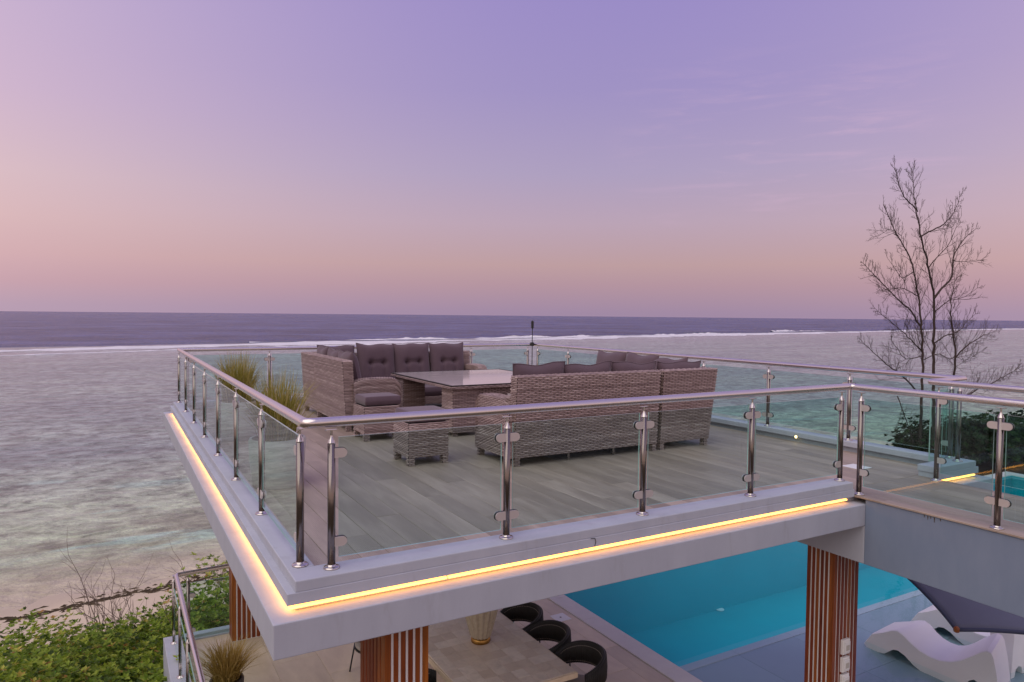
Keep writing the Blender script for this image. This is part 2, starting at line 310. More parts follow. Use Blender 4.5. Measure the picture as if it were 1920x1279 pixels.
# ------------------------------------------------------------------ mesh building
WL = {}
class MB:
    def __init__(s): s.v = []; s.f = []; s.mi = []; s.tone = []; s.n = 0
    def add(s, verts, faces, mi=0, tone=.5):
        verts = np.asarray(verts, float).reshape(-1, 3); b = s.n
        s.v.append(verts); s.n += len(verts)
        if isinstance(faces, np.ndarray): fl = (faces+b).tolist()
        else: fl = [tuple(i+b for i in f) for f in faces]
        s.f.extend(fl); s.mi.extend([mi]*len(fl))
        s.tone.append(np.full(len(verts), tone) if np.isscalar(tone) else np.asarray(tone, float)); return s
    def box(s, x0, x1, y0, y1, z0, z1, mi=0):
        return s.hexa([(x0, y0, z0), (x1, y0, z0), (x1, y1, z0), (x0, y1, z0), (x0, y0, z1), (x1, y0, z1), (x1, y1, z1), (x0, y1, z1)], mi)
    def hexa(s, p, mi=0):
        return s.add(p, [(0, 3, 2, 1), (4, 5, 6, 7), (0, 1, 5, 4), (1, 2, 6, 5), (2, 3, 7, 6), (3, 0, 4, 7)], mi)
    def tube(s, path, r, n=10, mi=0, cap=True, tone=.5):
        P = [Vector(p) for p in path]; m = len(P)
        R = [r]*m if np.isscalar(r) else list(r)
        vs = []; ref = None
        for i in range(m):
            t = (P[min(i+1, m-1)]-P[max(i-1, 0)]).normalized()
            if ref is None: ref = Vector((0, 0, 1)) if abs(t.z) < .9 else Vector((1, 0, 0))
            a = t.cross(ref).normalized(); b = a.cross(t).normalized(); ref = b
            # mitre scale
            k_ = 1.0
            if 0 < i < m-1:
                d1 = (P[i]-P[i-1]).normalized(); k_ = 1/max(.5, abs(d1.dot(t)))
                side_ = (P[i+1]-P[i]).normalized()-d1
                if side_.length > 1e-4: side_.normalize()
                else: side_ = None
            else: side_ = None
            for j in range(n):
                q_ = a*math.cos(2*PI*j/n)+b*math.sin(2*PI*j/n)
                if side_ is not None: q_ = q_+side_*(q_.dot(side_))*(k_-1)
                vs.append(P[i]+q_*R[i])
        fs = [(i*n+j, i*n+(j+1) % n, (i+1)*n+(j+1) % n, (i+1)*n+j) for i in range(m-1) for j in range(n)]
        if cap: fs += [tuple(range(n))[::-1], tuple(range((m-1)*n, m*n))]
        return s.add([tuple(x) for x in vs], fs, mi, tone)
    def lathe(s, prof, c=(0, 0, 0), n=24, mi=0, rib=0, ribn=0):
        vs = []; m = len(prof)
        for r, z in prof:
            for j in range(n):
                a = 2*PI*j/n; rr = r*(1+rib*math.cos(a*ribn))
                vs.append((c[0]+rr*math.cos(a), c[1]+rr*math.sin(a), c[2]+z))
        fs = [(i*n+j, i*n+(j+1) % n, (i+1)*n+(j+1) % n, (i+1)*n+j) for i in range(m-1) for j in range(n)]
        fs += [tuple(range(n))[::-1], tuple(range((m-1)*n, m*n))]
        return s.add(vs, fs, mi)
    def weave(s, S, rows, stakes, amp=.006, tw=.5, mi=0):
        """Woven strands over the patch S(u,v) -> (...,3)."""
        per = 4
        U = np.linspace(0, 1, stakes*per//2+1); e = 1e-3
        k_ = np.arange(len(U))
        for j in range(rows):
            vc = (j+.5)/rows; hv = tw/rows
            P0 = S(U, np.full_like(U, vc)); du = S(np.clip(U+e, 0, 1), np.full_like(U, vc))-S(np.clip(U-e, 0, 1), np.full_like(U, vc))
            dv = S(U, np.full_like(U, min(1, vc+e)))-S(U, np.full_like(U, max(0, vc-e)))
            nn = np.cross(du, dv); nn /= np.maximum(np.linalg.norm(nn, axis=-1, keepdims=True), 1e-9)
            w = np.cos(PI*k_*2/per+PI*j)
            off = amp*w
            A = S(U, np.full_like(U, vc-hv))+nn*(off-.35*amp)[:, None]
            B = P0+nn*(off+1.0*amp)[:, None]
            D = S(U, np.full_like(U, vc+hv))+nn*(off-.35*amp)[:, None]
            m = len(U); vs = np.concatenate([A, B, D])
            i = np.arange(m-1)
            fs = np.concatenate([np.stack([i, i+1, m+i+1, m+i], 1), np.stack([m+i, m+i+1, 2*m+i+1, 2*m+i], 1)])
            base = RNG.random()*.55
            tn = np.clip(base+.42*np.repeat(RNG.random(m//5+2), 5)[:m], 0, 1)
            s.add(vs, fs, mi, np.concatenate([tn]*3))
        return s
    def mesh(s, name, mats, loc=(0, 0, 0), smooth=False):
        me = bpy.data.meshes.new(name)
        V = np.concatenate(s.v)-np.asarray(loc, float)
        me.from_pydata(V.tolist(), [], s.f)
        for m in ([mats] if isinstance(mats, str) else mats): me.materials.append(MATS[m])
        me.polygons.foreach_set('material_index', s.mi)
        if smooth: me.polygons.foreach_set('use_smooth', [True]*len(s.f))
        t = np.concatenate(s.tone)
        if np.ptp(t) > 1e-6:
            at = me.attributes.new('tone', 'FLOAT', 'POINT'); at.data.foreach_set('value', t.astype(np.float32))
        me.update(); return me
    def build(s, name, mats, parent=None, smooth=False, bevel=0, seg=2, kind=None, auto=None):
        loc = WL.get(parent.name, (0, 0, 0)) if parent else (0, 0, 0)
        o = bpy.data.objects.new(name, s.mesh(name, mats, loc, smooth)); C.objects.link(o)
        if parent: o.parent = parent; WL[o.name] = loc
        if bevel:
            b = o.modifiers.new('bevel', 'BEVEL'); b.width = bevel; b.segments = seg; b.limit_method = 'ANGLE'; b.angle_limit = math.radians(40)
        if auto is not None:
            for p in o.data.polygons: p.use_smooth = True
            o.data.set_sharp_from_angle(angle=math.radians(auto))
        if kind: o['kind'] = kind
        return o

def thing(name, label, cat, loc=(0, 0, 0), group=None):
    o = bpy.data.objects.new(name, None); C.objects.link(o); o.location = loc; o.empty_display_size = .1
    o['label'] = label; o['category'] = cat
    if group: o['group'] = group
    WL[o.name] = tuple(loc); return o
def struct(name, mb, mat, label=None, **kw):
    o = mb.build(name, mat, **kw); o['kind'] = 'structure'
    if label: o['label'] = label
    return o
def put(name, me, parent, loc, rotz=0, rot=None):
    """shared-mesh child; loc in world coordinates."""
    o = bpy.data.objects.new(name, me); C.objects.link(o)
    if parent:
        pl = WL.get(parent.name, (0, 0, 0)); o.parent = parent; o.location = Vector(loc)-Vector(pl)
    else: o.location = loc
    o.rotation_euler = rot if rot else (0, 0, rotz); WL[o.name] = tuple(loc); return o
def copy_tree(o, parent=None):
    c = o.copy(); C.objects.link(c)
    if parent: c.parent = parent
    for ch in list(o.children): copy_tree(ch, c)
    return c

# ------------------------------------------------------------------ sea, reef surf, beach
SEA = -8.5
m = MB(); n = 96
m.add([(0, 0, SEA)]+[(5760*math.cos(2*PI*i/n), 5760*math.sin(2*PI*i/n), SEA) for i in range(n)], [(0, i+1, (i+1) % n+1) for i in range(n)])
struct('sea', m, 'sea_water', 'open sea and pale lagoon stretching to the horizon')

def smooth(t): t = np.clip(t, 0, 1); return t*t*(3-2*t)
def ground_h(x, y):
    x = np.asarray(x, float); y = np.asarray(y, float)
    edge = 11.6+2.2*smooth((x-9)/4)+.5*np.sin(x*.35)
    a0 = -3.35-4.55*smooth((y-edge)/9.5)                         # bank below the garden terrace
    a1 = -5.1-2.7*smooth((y-10.5)/10)
    w1_ = smooth((x-5.5)/4); a = a1*(1-w1_)+a0*w1_
    b = -5.2-.2*np.sin(x*.8)-2.5*smooth((y-10)/11)               # gully on the sea side of the house
    t = smooth((x+.2)/1.0)
    h = b*(1-t)+a*t
    beach = -7.75-.75*np.clip((y-21)/8.3, 0, 1)-.11*np.clip(y-29.3, 0, 60)
    w = smooth((y-18)/5)
    h = h*(1-w)+beach*w
    return h+.05*np.sin(x*1.7+y)*.6+.04*np.sin(y*2.3-x*.7)*.6
xs = np.concatenate([np.linspace(-60, -12, 17), np.linspace(-11.5, 30, 84), np.linspace(32, 400, 47)]); ys = np.concatenate([np.linspace(-30, 2, 9), np.linspace(2.5, 40, 76)])
GX, GY = np.meshgrid(xs, ys); GZ = ground_h(GX, GY)
inside = (GX > .2) & (GX < 27) & (GY < 11.7)
GZ = np.where(inside, np.minimum(GZ, -5.2), GZ)
nx, ny = len(xs), len(ys)
idx = np.arange(nx*ny).reshape(ny, nx)
fs = np.stack([idx[:-1, :-1], idx[:-1, 1:], idx[1:, 1:], idx[1:, :-1]], -1).reshape(-1, 4)
m = MB(); m.add(np.stack([GX, GY, GZ], -1).reshape(-1, 3), fs)
struct('beach', m, 'sand_and_soil', 'pale sandy beach and earth bank below the terrace', smooth=True)

# surf on the reef: real ridges of foam
def surf(name, label, pts, width, height, seed, gaps=0.0):
    rg = np.random.default_rng(seed)
    P = np.array(pts, float); d = np.r_[0, np.cumsum(np.hypot(*np.diff(P, axis=0).T))]
    L_ = d[-1]; nn = int(min(520, max(60, L_/1.2))); t = np.linspace(0, L_, nn)
    cx = np.interp(t, d, P[:, 0]); cy = np.interp(t, d, P[:, 1])
    def wob(sc, amp):
        kx = np.linspace(0, L_, max(4, int(L_/sc))); return np.interp(t, kx, rg.normal(0, amp, len(kx)))
    cy = cy+wob(18, width*.25)+wob(5, width*.10)
    wd = width*np.clip(.75+wob(14, .35)+wob(4, .2), .12, 2)
    hg = height*np.clip(.6+wob(10, .45)+wob(3, .3), .05, 2)
    if gaps: k_ = np.clip((wob(25, 1)+.9)*1.4, 0, 1); wd *= np.clip(k_, .05, 1); hg *= k_
    prof = [(-1.0, -.06), (-.55, .20), (-.1, .55), (.25, 1.0), (.5, .55), (.7, -.06)]
    V = []
    for a, b in prof:
        jit = rg.normal(0, .04, nn)
        V.append(np.stack([cx, cy+wd*(a+jit), SEA+.02+hg*(b+(rg.normal(0, .12, nn) if b > 0 else 0))], 1))
    V = np.concatenate(V); i = np.arange(nn-1); F = np.concatenate([np.stack([k2*nn+i, k2*nn+i+1, (k2+1)*nn+i+1, (k2+1)*nn+i], 1) for k2 in range(len(prof)-1)])
    mb = MB(); mb.add(V, F); o = mb.build(name, 'foam', smooth=True); o['kind'] = 'stuff'; o['label'] = label; return o
surf('surf_foam', 'broad white surf breaking along the reef edge', [(-260, 190), (-120, 205), (-26, 214), (0, 221), (18, 225), (45, 233), (66, 238), (120, 241), (165, 252), (190, 256), (275, 277), (390, 299), (560, 333), (810, 370), (1300, 440), (2200, 560)], 10.5, .36, 3)
surf('surf_foam', 'thin whitewash trailing behind the reef break', [(40, 248), (66, 254), (92, 263), (120, 259), (165, 268), (240, 280), (330, 300)], 5, .55, 5, .6)
surf('surf_foam', 'thin line of foam on the sandbar before the reef', [(-120, 176), (-21, 190), (11, 203), (60, 216), (110, 222)], 1.2, .22, 8)
surf('surf_foam', 'breaking crest offshore with a white top', [(395, 330), (420, 334), (440, 339), (465, 343)], 4, .9, 11)

# wrack line of seaweed on the beach
m = MB(); rg = np.random.default_rng(4)
for i in range(520):
    x = rg.uniform(-9, 7); yc = 27.75+.10*(x+1)+.35*math.sin(x*.9)*.5+.12*math.sin(x*3.1)+(rg.normal(0, .12) if rg.random() < .72 else rg.normal(.3, .45))
    l_, w_, a = rg.uniform(.06, .30), rg.uniform(.015, .05), rg.normal(.1, .5)
    z = float(ground_h(x, yc))+.02; h_ = rg.uniform(.015, .05)
    c_, s_ = math.cos(a), math.sin(a); f2 = lambda u, v2: (x+u*c_-v2*s_, yc+u*s_+v2*c_)
    p = [f2(-l_, 0), f2(0, -w_), f2(l_, 0), f2(0, w_)]
    m.add([(*p[0], z-.03), (*p[1], z-.03), (*p[2], z-.03), (*p[3], z-.03), (x, yc, z+h_)], [(0, 1, 4), (1, 2, 4), (2, 3, 4), (3, 0, 4)])
o = m.build('seaweed', 'seaweed'); o['kind'] = 'stuff'; o['label'] = 'dark line of washed up seaweed on the sand'

# ------------------------------------------------------------------ upper terrace
DECK = .045; KERB = .167; RAIL = 1.055
X0, X1, Y0, Y1 = .90, 8.15, 4.05, 13.17          # outer kerb edge
BX0, BX1 = 6.05, 7.40                             # bridge
T = thing('roof_terrace', 'white cantilevered upper terrace with stepped edge and glowing light strips', 'terrace', (4.5, 8.5, -.2))
m = MB(); m.box(.757, 8.32, 3.95, 13.32, -.222, -.02); m.build('slab', 'white_render', T, bevel=.006)
m = MB(); m.box(.91, 8.14, 4.095, 13.16, -.018, .028); m.build('core', 'white_render', T)
# plinth under the kerb, open at the bridge
for nm, (a, b, c_, d) in (('plinth', (.853, 6.035, 4.047, 4.25)), ('plinth', (.853, 1.05, 4.25, 13.0)), ('plinth', (.853, 8.197, 13.0, 13.217)), ('plinth', (8.0, 8.197, 4.25, 13.0)), ('plinth', (7.412, 8.197, 4.047, 4.25))):
    m = MB(); m.box(a, b, c_, d, .03, .1); m.build(nm, 'white_render', T, bevel=.004)
for (a, b, c_, d) in ((.90, 6.02, 4.05, 4.257), (.90, 1.062, 4.257, 12.98), (.90, 8.15, 12.98, 13.17), (7.95, 8.15, 4.257, 12.98), (7.40, 8.15, 4.05, 4.257)):
    m = MB(); m.box(a, b, c_, d, .0985, KERB); m.build('kerb', 'white_render', T, bevel=.007)
m = MB(); m.box(1.05, 8.0, 4.25, 13.0, .026, .03); m.build('screed', 'grout', T)
# light strips in the shadow gap
def led_run(x0, x1, y0, y1, mat):
    along_x = (x1-x0) > (y1-y0); L0, L1 = (x0, x1) if along_x else (y0, y1); p = L0
    while p < L1-.05:
        e = min(p+random.uniform(.98, 1.06), L1); m = MB(); j = random.uniform(-.0015, .0015)
        if along_x: m.box(p, e-.014, y0+j, y1+j, .003, .017+j)
        else: m.box(x0+j, x1+j, p, e-.014, .003, .017+j)
        o = m.build('light_strip', mat, T); o['label'] = 'glowing warm yellow light strip'; p = e
led_run(.868, 5.965, 4.066, 4.086, 'led_light'); led_run(.872, .892, 4.10, 13.1, 'led_light_side'); led_run(7.43, 8.18, 4.066, 4.086, 'led_light')
# shrinkage crack and hook on the front kerb
m = MB(); m.tube([(3.02, 4.044, .037), (3.03, 4.0435, .07), (3.022, 4.0435, .096), (2.985, 4.0435, .10)], .0022, 5); m.build('cable_end', 'black_rubber', T)
# recessed marker lights in the kerb
def marker(x, y, nx_, ny_):
    m = MB(); c_ = Vector((x, y, .108)); nvec = Vector((nx_, ny_, 0)); t_ = Vector((-ny_, nx_, 0))
    ring = lambda r, d: [tuple(c_+nvec*d+t_*(r*math.cos(2*PI*i/16))+Vector((0, 0, r*math.sin(2*PI*i/16)))) for i in range(16)]
    m.add(ring(.030, .001)+ring(.030, .006)+ring(.021, .006)+ring(.021, .002), [(k2*16+i, k2*16+(i+1) % 16, (k2+1)*16+(i+1) % 16, (k2+1)*16+i) for k2 in range(3) for i in range(16)])
    o = m.build('marker_light', 'polished_steel', T)
    m = MB(); m.add(ring(.021, .004), [tuple(range(16))]); m.build('lens', 'marker_light', o)
for y in (6.2, 9.2, 11.9): marker(7.95, y, -1, 0)
for x in (2.72, 5.4): marker(x, 12.98, 0, -1)

# deck boards: each a piece of its own, running away from the viewer
DK = thing('deck', 'grey brown grooved timber deck of the upper terrace', 'deck', (4.5, 8.5, 0)); DK['kind'] = 'structure'; del DK['category']
bw = .2; gapw = .0025
xs_ = []; x = 1.062
while x < 7.95-.02: xs_.append((x, min(x+bw, 7.95))); x += bw
bl = 2.4; cache = {}
def board(x0, x1, y0, y1, parent, mat, z0=.030, z1=DECK, name='board'):
    w, l = round(x1-x0-gapw, 4), round(y1-y0-gapw, 4); key = (w, l, mat, round(z1-z0, 4))
    if key not in cache:
        mb = MB(); e = .0025; h = z1-z0
        a, b = w/2, l/2
        mb.add([(-a, -b, 0), (a, -b, 0), (a, b, 0), (-a, b, 0), (-a, -b, h-e), (a, -b, h-e), (a, b, h-e), (-a, b, h-e), (-a+e, -b+e, h), (a-e, -b+e, h), (a-e, b-e, h), (-a+e, b-e, h)],
               [(0, 1, 5, 4), (1, 2, 6, 5), (2, 3, 7, 6), (3, 0, 4, 7), (4, 5, 9, 8), (5, 6, 10, 9), (6, 7, 11, 10), (7, 4, 8, 11), (8, 9, 10, 11)])
        cache[key] = mb.mesh(name, mat)
    return put(name, cache[key], parent, ((x0+x1)/2, (y0+y1)/2, z0+random.uniform(-.0012, .0012)))
for i, (a, b) in enumerate(xs_):
    y = 4.257-[0, .8, 1.6, .4, 1.2, 2.0][i % 6]
    while y < 12.98:
        c_, d = max(y, 4.257), min(y+bl, 12.98)
        if d-c_ > .05: board(a, b, c_, d, DK, 'grooved_boards')
        y += bl
# bridge deck
BD = thing('bridge_deck', 'plain timber boards of the walkway joining the terrace', 'deck', (6.7, 2, 0)); BD['kind'] = 'structure'; del BD['category']
x = 6.035; i = 0
while x < 7.41:
    y = -1-[0, 1.1, .5, 1.7][i % 4]
    while y < 4.255:
        d = min(y+2.4, 4.255); c_ = max(y, -1)
        if d-c_ > .05: board(x, min(x+.2, 7.412), c_, d, BD, 'bridge_boards')
        y += 2.4
    x += .2; i += 1
# beam carrying the bridge and the terrace
BG = thing('bridge_beam', 'deep pale rendered beam carrying the walkway and passing under the terrace', 'beam', (6.7, 4, -.58))
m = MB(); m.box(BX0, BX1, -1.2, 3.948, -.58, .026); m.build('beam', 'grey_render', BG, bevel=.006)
m = MB(); m.box(BX0, BX0+.34, 3.949, 12.9, -.58, -.224); m.build('beam', 'white_render', BG, bevel=.006)
m = MB()
for dy, l_ in ((0, .045), (.03, .02), (.055, .035), (.085, .022), (-.05, .02)):
    y = 3.32+dy; m.add([(BX0-.0015, y-.005, .02), (BX0-.0015, y+.005, .02), (BX0-.0015, y+.002, .02-l_), (BX0-.0015, y-.002, .02-l_)], [(0, 1, 2, 3)])
o = m.build('rust_drip', 'seaweed', BG); o['kind'] = 'stuff'
# flush white lid in the deck
lid = thing('floor_lid', 'small white square lid set flush in the terrace deck', 'lid', (7.2, 4.82, DECK))
m = MB(); m.box(7.09, 7.31, 4.70, 4.93, DECK-.01, DECK+.005); m.build('plate', 'white_plastic', lid, bevel=.003)
m = MB(); m.box(7.085, 7.315, 4.695, 4.935, DECK-.012, DECK+.002); m.build('rim', 'grout', lid)

# ------------------------------------------------------------------ glass railings
R_TUBE, R_POST = .031, .0235
def post_mesh(h):      # h: base to underside of handrail
    mb = MB(); mb.tube([(0, 0, 0), (0, 0, h-.10)], R_POST, 18); return mb.mesh('post', 'brushed_steel', smooth=True)
def cap_mesh():
    mb = MB(); mb.lathe([(R_POST, 0), (R_POST+.001, .006), (.019, .02), (.009, .042), (.007, .05), (.007, .082)], n=16)
    mb.box(-.034, .034, -.013, .013, .080, .085); return mb.mesh('cap', 'polished_steel', smooth=False)
def plate_mesh():
    mb = MB(); mb.lathe([(.0, 0), (.049, 0), (.050, .004), (.046, .011), (.030, .013), (R_POST+.004, .016), (R_POST+.003, .024)], n=24); return mb.mesh('base_plate', 'polished_steel', smooth=True)
def clamp_mesh():
    mb = MB()
    def stadium(r, xe): return [(0, -r)]+[(xe-r+r*math.cos(a), r*math.sin(a)) for a in np.linspace(-PI/2, PI/2, 9)]+[(0, r)]
    for y0, y1, r, xe, mi in ((-.018, -.007, .029, .080, 0), (.007, .018, .029, .080, 0), (-.008, .008, .031, .083, 1)):
        p = stadium(r, xe); k_ = len(p)
        mb.add([(a+.012, y0, b) for a, b in p]+[(a+.012, y1, b) for a, b in p], [tuple(range(k_)), tuple(range(k_, 2*k_))[::-1]]+[(i, (i+1) % k_, k_+(i+1) % k_, k_+i)[::-1] for i in range(k_)], mi)
    return mb.mesh('clamp', ['clamp_steel', 'black_rubber'])
CAPM, PLM, CLM = cap_mesh(), plate_mesh(), clamp_mesh(); POSTM = {}
def fillet(pts, r=.06, k_=5):
    P = [Vector(p) for p in pts]; o = [P[0]]
    for a, b, c_ in zip(P, P[1:], P[2:]):
        d1 = (a-b).normalized(); d2 = (c_-b).normalized()
        p0, p2 = b+d1*r, b+d2*r
        for i in range(k_+1):
            t = i/k_; o.append(p0*(1-t)**2+b*2*t*(1-t)+p2*t*t)
    o.append(P[-1]); return o
def add_post(R, x, y, zb, zr, dirs, zc):
    h = round(zr-R_TUBE-zb, 3)
    if h not in POSTM: POSTM[h] = post_mesh(h)
    p = put('post', POSTM[h], R, (x, y, zb))
    put('cap', CAPM, p, (x, y, zb+h-.10), math.atan2(dirs[0][1], dirs[0][0]) if dirs else 0)
    put('base_plate', PLM, p, (x, y, zb))
    for d in dirs:
        for z in zc: put('clamp', CLM, p, (x, y, z), math.atan2(d[1], d[0]))
def add_glass(R, p, q_, z0, z1, gap=.045, th=.006):
    a, b = Vector((*p, 0)), Vector((*q_, 0)); d = (b-a).normalized(); nn = Vector((-d.y, d.x, 0))*th
    a = a+d*gap; b = b-d*gap; mb = MB()
    B_ = [a-nn, b-nn, b+nn, a+nn]
    vs = [(v_.x, v_.y, z0) for v_ in B_]+[(v_.x, v_.y, z1) for v_ in B_]
    mb.add(vs, [(0, 1, 5, 4), (2, 3, 7, 6)], 0); mb.add(vs, [(0, 3, 2, 1), (4, 5, 6, 7), (1, 2, 6, 5), (3, 0, 4, 7)], 1)
    return mb.build('glass_panel', ['tinted_glass', 'glass_edge'], R)
def railing(label, path, runs, zb, zr=RAIL, zc=None, zg=None, fil=.06, rail_mat='handrail_steel'):
    """runs: lists of post positions; glass between neighbours of a run."""
    zc = zc or (zb+.70, zb+.16); zg = zg or (zb+.063, zb+.795)
    R = thing('glass_railing', label, 'railing', (*runs[0][0], zb), 'glass railings of the house')
    mb = MB(); mb.tube(fillet([(*p, zr) for p in path], fil) if len(path) > 2 else [(*p, zr) for p in path], R_TUBE, 20); mb.build('handrail', rail_mat, R, auto=50)
    for run in runs:
        for i, p in enumerate(run):
            ds = []
            if i > 0: ds.append((run[i-1][0]-p[0], run[i-1][1]-p[1]))
            if i < len(run)-1: ds.append((run[i+1][0]-p[0], run[i+1][1]-p[1]))
            add_post(R, *p, zb, zr, ds, zc)
        for a, b in zip(run, run[1:]): add_glass(R, a, b, *zg)
    return R
XL, YF, YR, XR = .985, 4.165, 13.07, 8.04
railing('stainless glass railing along the terrace front and the sea-facing long edge', [(XL, YR-.02), (XL, YF), (6.10, YF), (6.10, YF-.06)],
        [[(XL, 4.30+1.249*i) for i in range(8)], [(1.14, YF), (2.352, YF), (3.565, YF), (4.765, YF), (5.975, YF)]], KERB)
railing('stainless glass railing along the near side of the walkway', [(6.10, YF-.06), (6.10, -.9)], [[(6.10, 4.05), (6.10, 2.862), (6.10, 1.67), (6.10, .45)]], DECK, zc=(.866, .26), zg=(.13, .955))
railing('stainless glass railing along the far terrace edge beside the sea', [(XL, YR-.02), (XL+.02, YR), (XR-.02, YR)], [[(1.12, YR), (2.46, YR), (3.80, YR), (5.15, YR), (6.50, YR), (7.88, YR)]], KERB, fil=.01)
railing('stainless glass railing along the pool-facing terrace edge, stepping in at the walkway', [(XR-.02, YR), (XR, YR-.02), (XR, 4.14), (7.33, 4.11), (7.33, -.9)],
        [[(XR, y) for y in (12.92, 11.75, 10.5, 9.25, 8.0, 6.75, 5.5, 4.27)], [(7.93, 4.13), (7.42, 4.12)][:1]], KERB, fil=.03)
railing('stainless glass railing along the far side of the walkway', [(7.33, -.85), (7.33, -.95)], [[(7.33, 4.02), (7.33, 2.8), (7.33, 1.6), (7.33, .4)]], DECK, zc=(.866, .26), zg=(.13, .955))
# pane closing the step between the two last posts
_Rr = [o for o in bpy.data.objects if o.get('label', '').startswith('stainless glass railing along the pool')][0]
add_glass(_Rr, (8.0, 4.15), (7.36, 4.13), KERB+.05, KERB+.795, gap=.03)

# slim black torch at the far corner
t = thing('garden_torch', 'slim black pole torch rising at the far corner of the terrace', 'torch', (7.96, 13.02, KERB))
m = MB(); m.tube([(7.96, 13.02, KERB), (7.96, 13.02, 1.42)], .009, 8); m.build('pole', 'black_metal', t)
m = MB(); m.lathe([(.008, 0), (.028, .02), (.030, .15), (.022, .175), (.005, .18)], (7.96, 13.02, 1.40), 12); m.build('head', 'black_metal', t)
m = MB(); m.lathe([(.03, 0), (.045, .01), (.045, .07), (.03, .08)], (7.965, 13.03, 1.025), 12); m.build('bracket', 'black_metal', t)

# ------------------------------------------------------------------ wicker lounge furniture
def quadS(p00, p10, p11, p01):
    a, b, c_, d = (np.array(p, float) for p in (p00, p10, p11, p01))
    def S(u, v): u = u[:, None]; v = v[:, None]; return a*(1-u)*(1-v)+b*u*(1-v)+c_*u*v+d*(1-u)*v
    return S
ROW, STK = .0195, .048
def weave_quad(mb, p00, p10, p11, p01):
    a, b, c_, d = (Vector(p) for p in (p00, p10, p11, p01))
    rows = max(2, round(((d-a).length+(c_-b).length)/2/ROW)); st = max(2, round(((b-a).length+(c_-d).length)/2/STK)*1)
    st += st % 2; mb.weave(quadS(p00, p10, p11, p01), rows, st, .0048, .47)
def wicker_hexa(p, faces='fbltr', inset=.004):
    """p: 8 corners like MB.hexa (bottom ccw, top ccw). f:-y b:+y l:-x r:+x t:top u:bottom"""
    mb = MB(); P = [Vector(q_) for q_ in p]; c_ = sum(P, Vector())/8
    mb.hexa([tuple(c_+(q_-c_)*(1-inset/max(.05, min(abs((q_-c_)[i]) for i in range(3))))) for q_ in P], 1)
    quads = {'f': (0, 1, 5, 4), 'r': (1, 2, 6, 5), 'b': (2, 3, 7, 6), 'l': (3, 0, 4, 7), 't': (4, 5, 6, 7)}
    for k2 in faces: weave_quad(mb, *[p[i] for i in quads[k2]])
    return mb
def bx8(x0, x1, y0, y1, z0, z1, lean=(0, 0)):
    lx, ly = lean
    return [(x0, y0, z0), (x1, y0, z0), (x1, y1, z0), (x0, y1, z0), (x0+lx, y0+ly, z1), (x1+lx, y0+ly, z1), (x1+lx, y1+ly, z1), (x0+lx, y1+ly, z1)]
WM = ['wicker', 'wicker_core']
def foot(parent, x, y, s_=.032, h=.11):
    p = bx8(x-s_, x+s_, y-s_, y+s_, DECK, DECK+h); wicker_hexa(p, 'fl').build('foot', WM, parent)

def cushion_mesh(w, h, t, tuft=True, seed=0, name='back_cushion', nu=26, nv=22, sag=.0):
    """lies in XZ, faces -Y; origin at bottom centre."""
    rg = np.random.default_rng(seed)
    u = np.linspace(-1, 1, nu); v = np.linspace(-1, 1, nv); U, V_ = np.meshgrid(u, v)
    rim = np.clip(1-np.abs(U)**5, 0, 1)**.55*np.clip(1-np.abs(V_)**5, 0, 1)**.55
    ex = 1-.045*(1-np.abs(V_)**1.5)*0-.03*np.abs(V_)**2*0
    pin = 1+.035*(np.abs(U)*np.abs(V_))**3                       # ears at the corners
    Xc = U*w/2*pin*(1-.018*(1-V_**2)); Zc = h/2+V_*h/2*pin*(1-.02*(1-U**2))
    Zc = Zc+sag*np.cos(U*PI*1.5+seed)*(V_ > 0)*V_
    th = t/2*rim
    fr = th.copy()
    if tuft:
        for bu in (-.36, .36):
            for bv in (.12,):
                fr -= t*.46*np.exp(-(((U-bu)/.13)**2+((V_-bv)/.11)**2))
                fr -= t*.13*np.exp(-((U-bu)/.06)**2)*np.exp(-((V_-bv+.5)/.42)**2)
        fr -= t*.24*np.exp(-((V_-.12)/.06)**2)*np.exp(-((U)/.42)**4)
    fr += rg.normal(0, 1)*.0+.006*np.sin(U*3+seed)*np.sin(V_*2.4+seed*1.7)*rim
    A = np.stack([Xc, -fr, Zc], -1).reshape(-1, 3); B = np.stack([Xc, th, Zc], -1).reshape(-1, 3)
    idx = np.arange(nu*nv).reshape(nv, nu); q_ = np.stack([idx[:-1, :-1], idx[:-1, 1:], idx[1:, 1:], idx[1:, :-1]], -1).reshape(-1, 4)
    mb = MB(); mb.add(np.concatenate([A, B]), np.concatenate([q_, q_[:, ::-1]+nu*nv]))
    border = list(idx[0, :])+list(idx[1:, -1])+list(idx[-1, -2::-1])+list(idx[-2:0:-1, 0])
    pts = [tuple(A[i]+np.array([0, .002, 0])) for i in border]; pts.append(pts[0])
    mb.tube(pts, .0055, 5, cap=False)
    me = mb.mesh(name, 'charcoal_fabric', smooth=True); return me
_cm = {}
def back_cushion(parent, x, y, z, w, h, facing, seed, t=.19, lean=.22, roll=0, tuft=True):
    """facing: angle of the front normal, 0 = -Y, +90deg = +X"""
    me = cushion_mesh(w, h, t, tuft, seed, sag=.012)
    o = put('back_cushion', me, parent, (x, y, z)); o.rotation_mode = 'XYZ'
    M_ = Matrix.Rotation(facing, 4, 'Z') @ Matrix.Rotation(-lean, 4, 'X') @ Matrix.Rotation(roll, 4, 'Y')
    o.rotation_euler = M_.to_euler(); return o
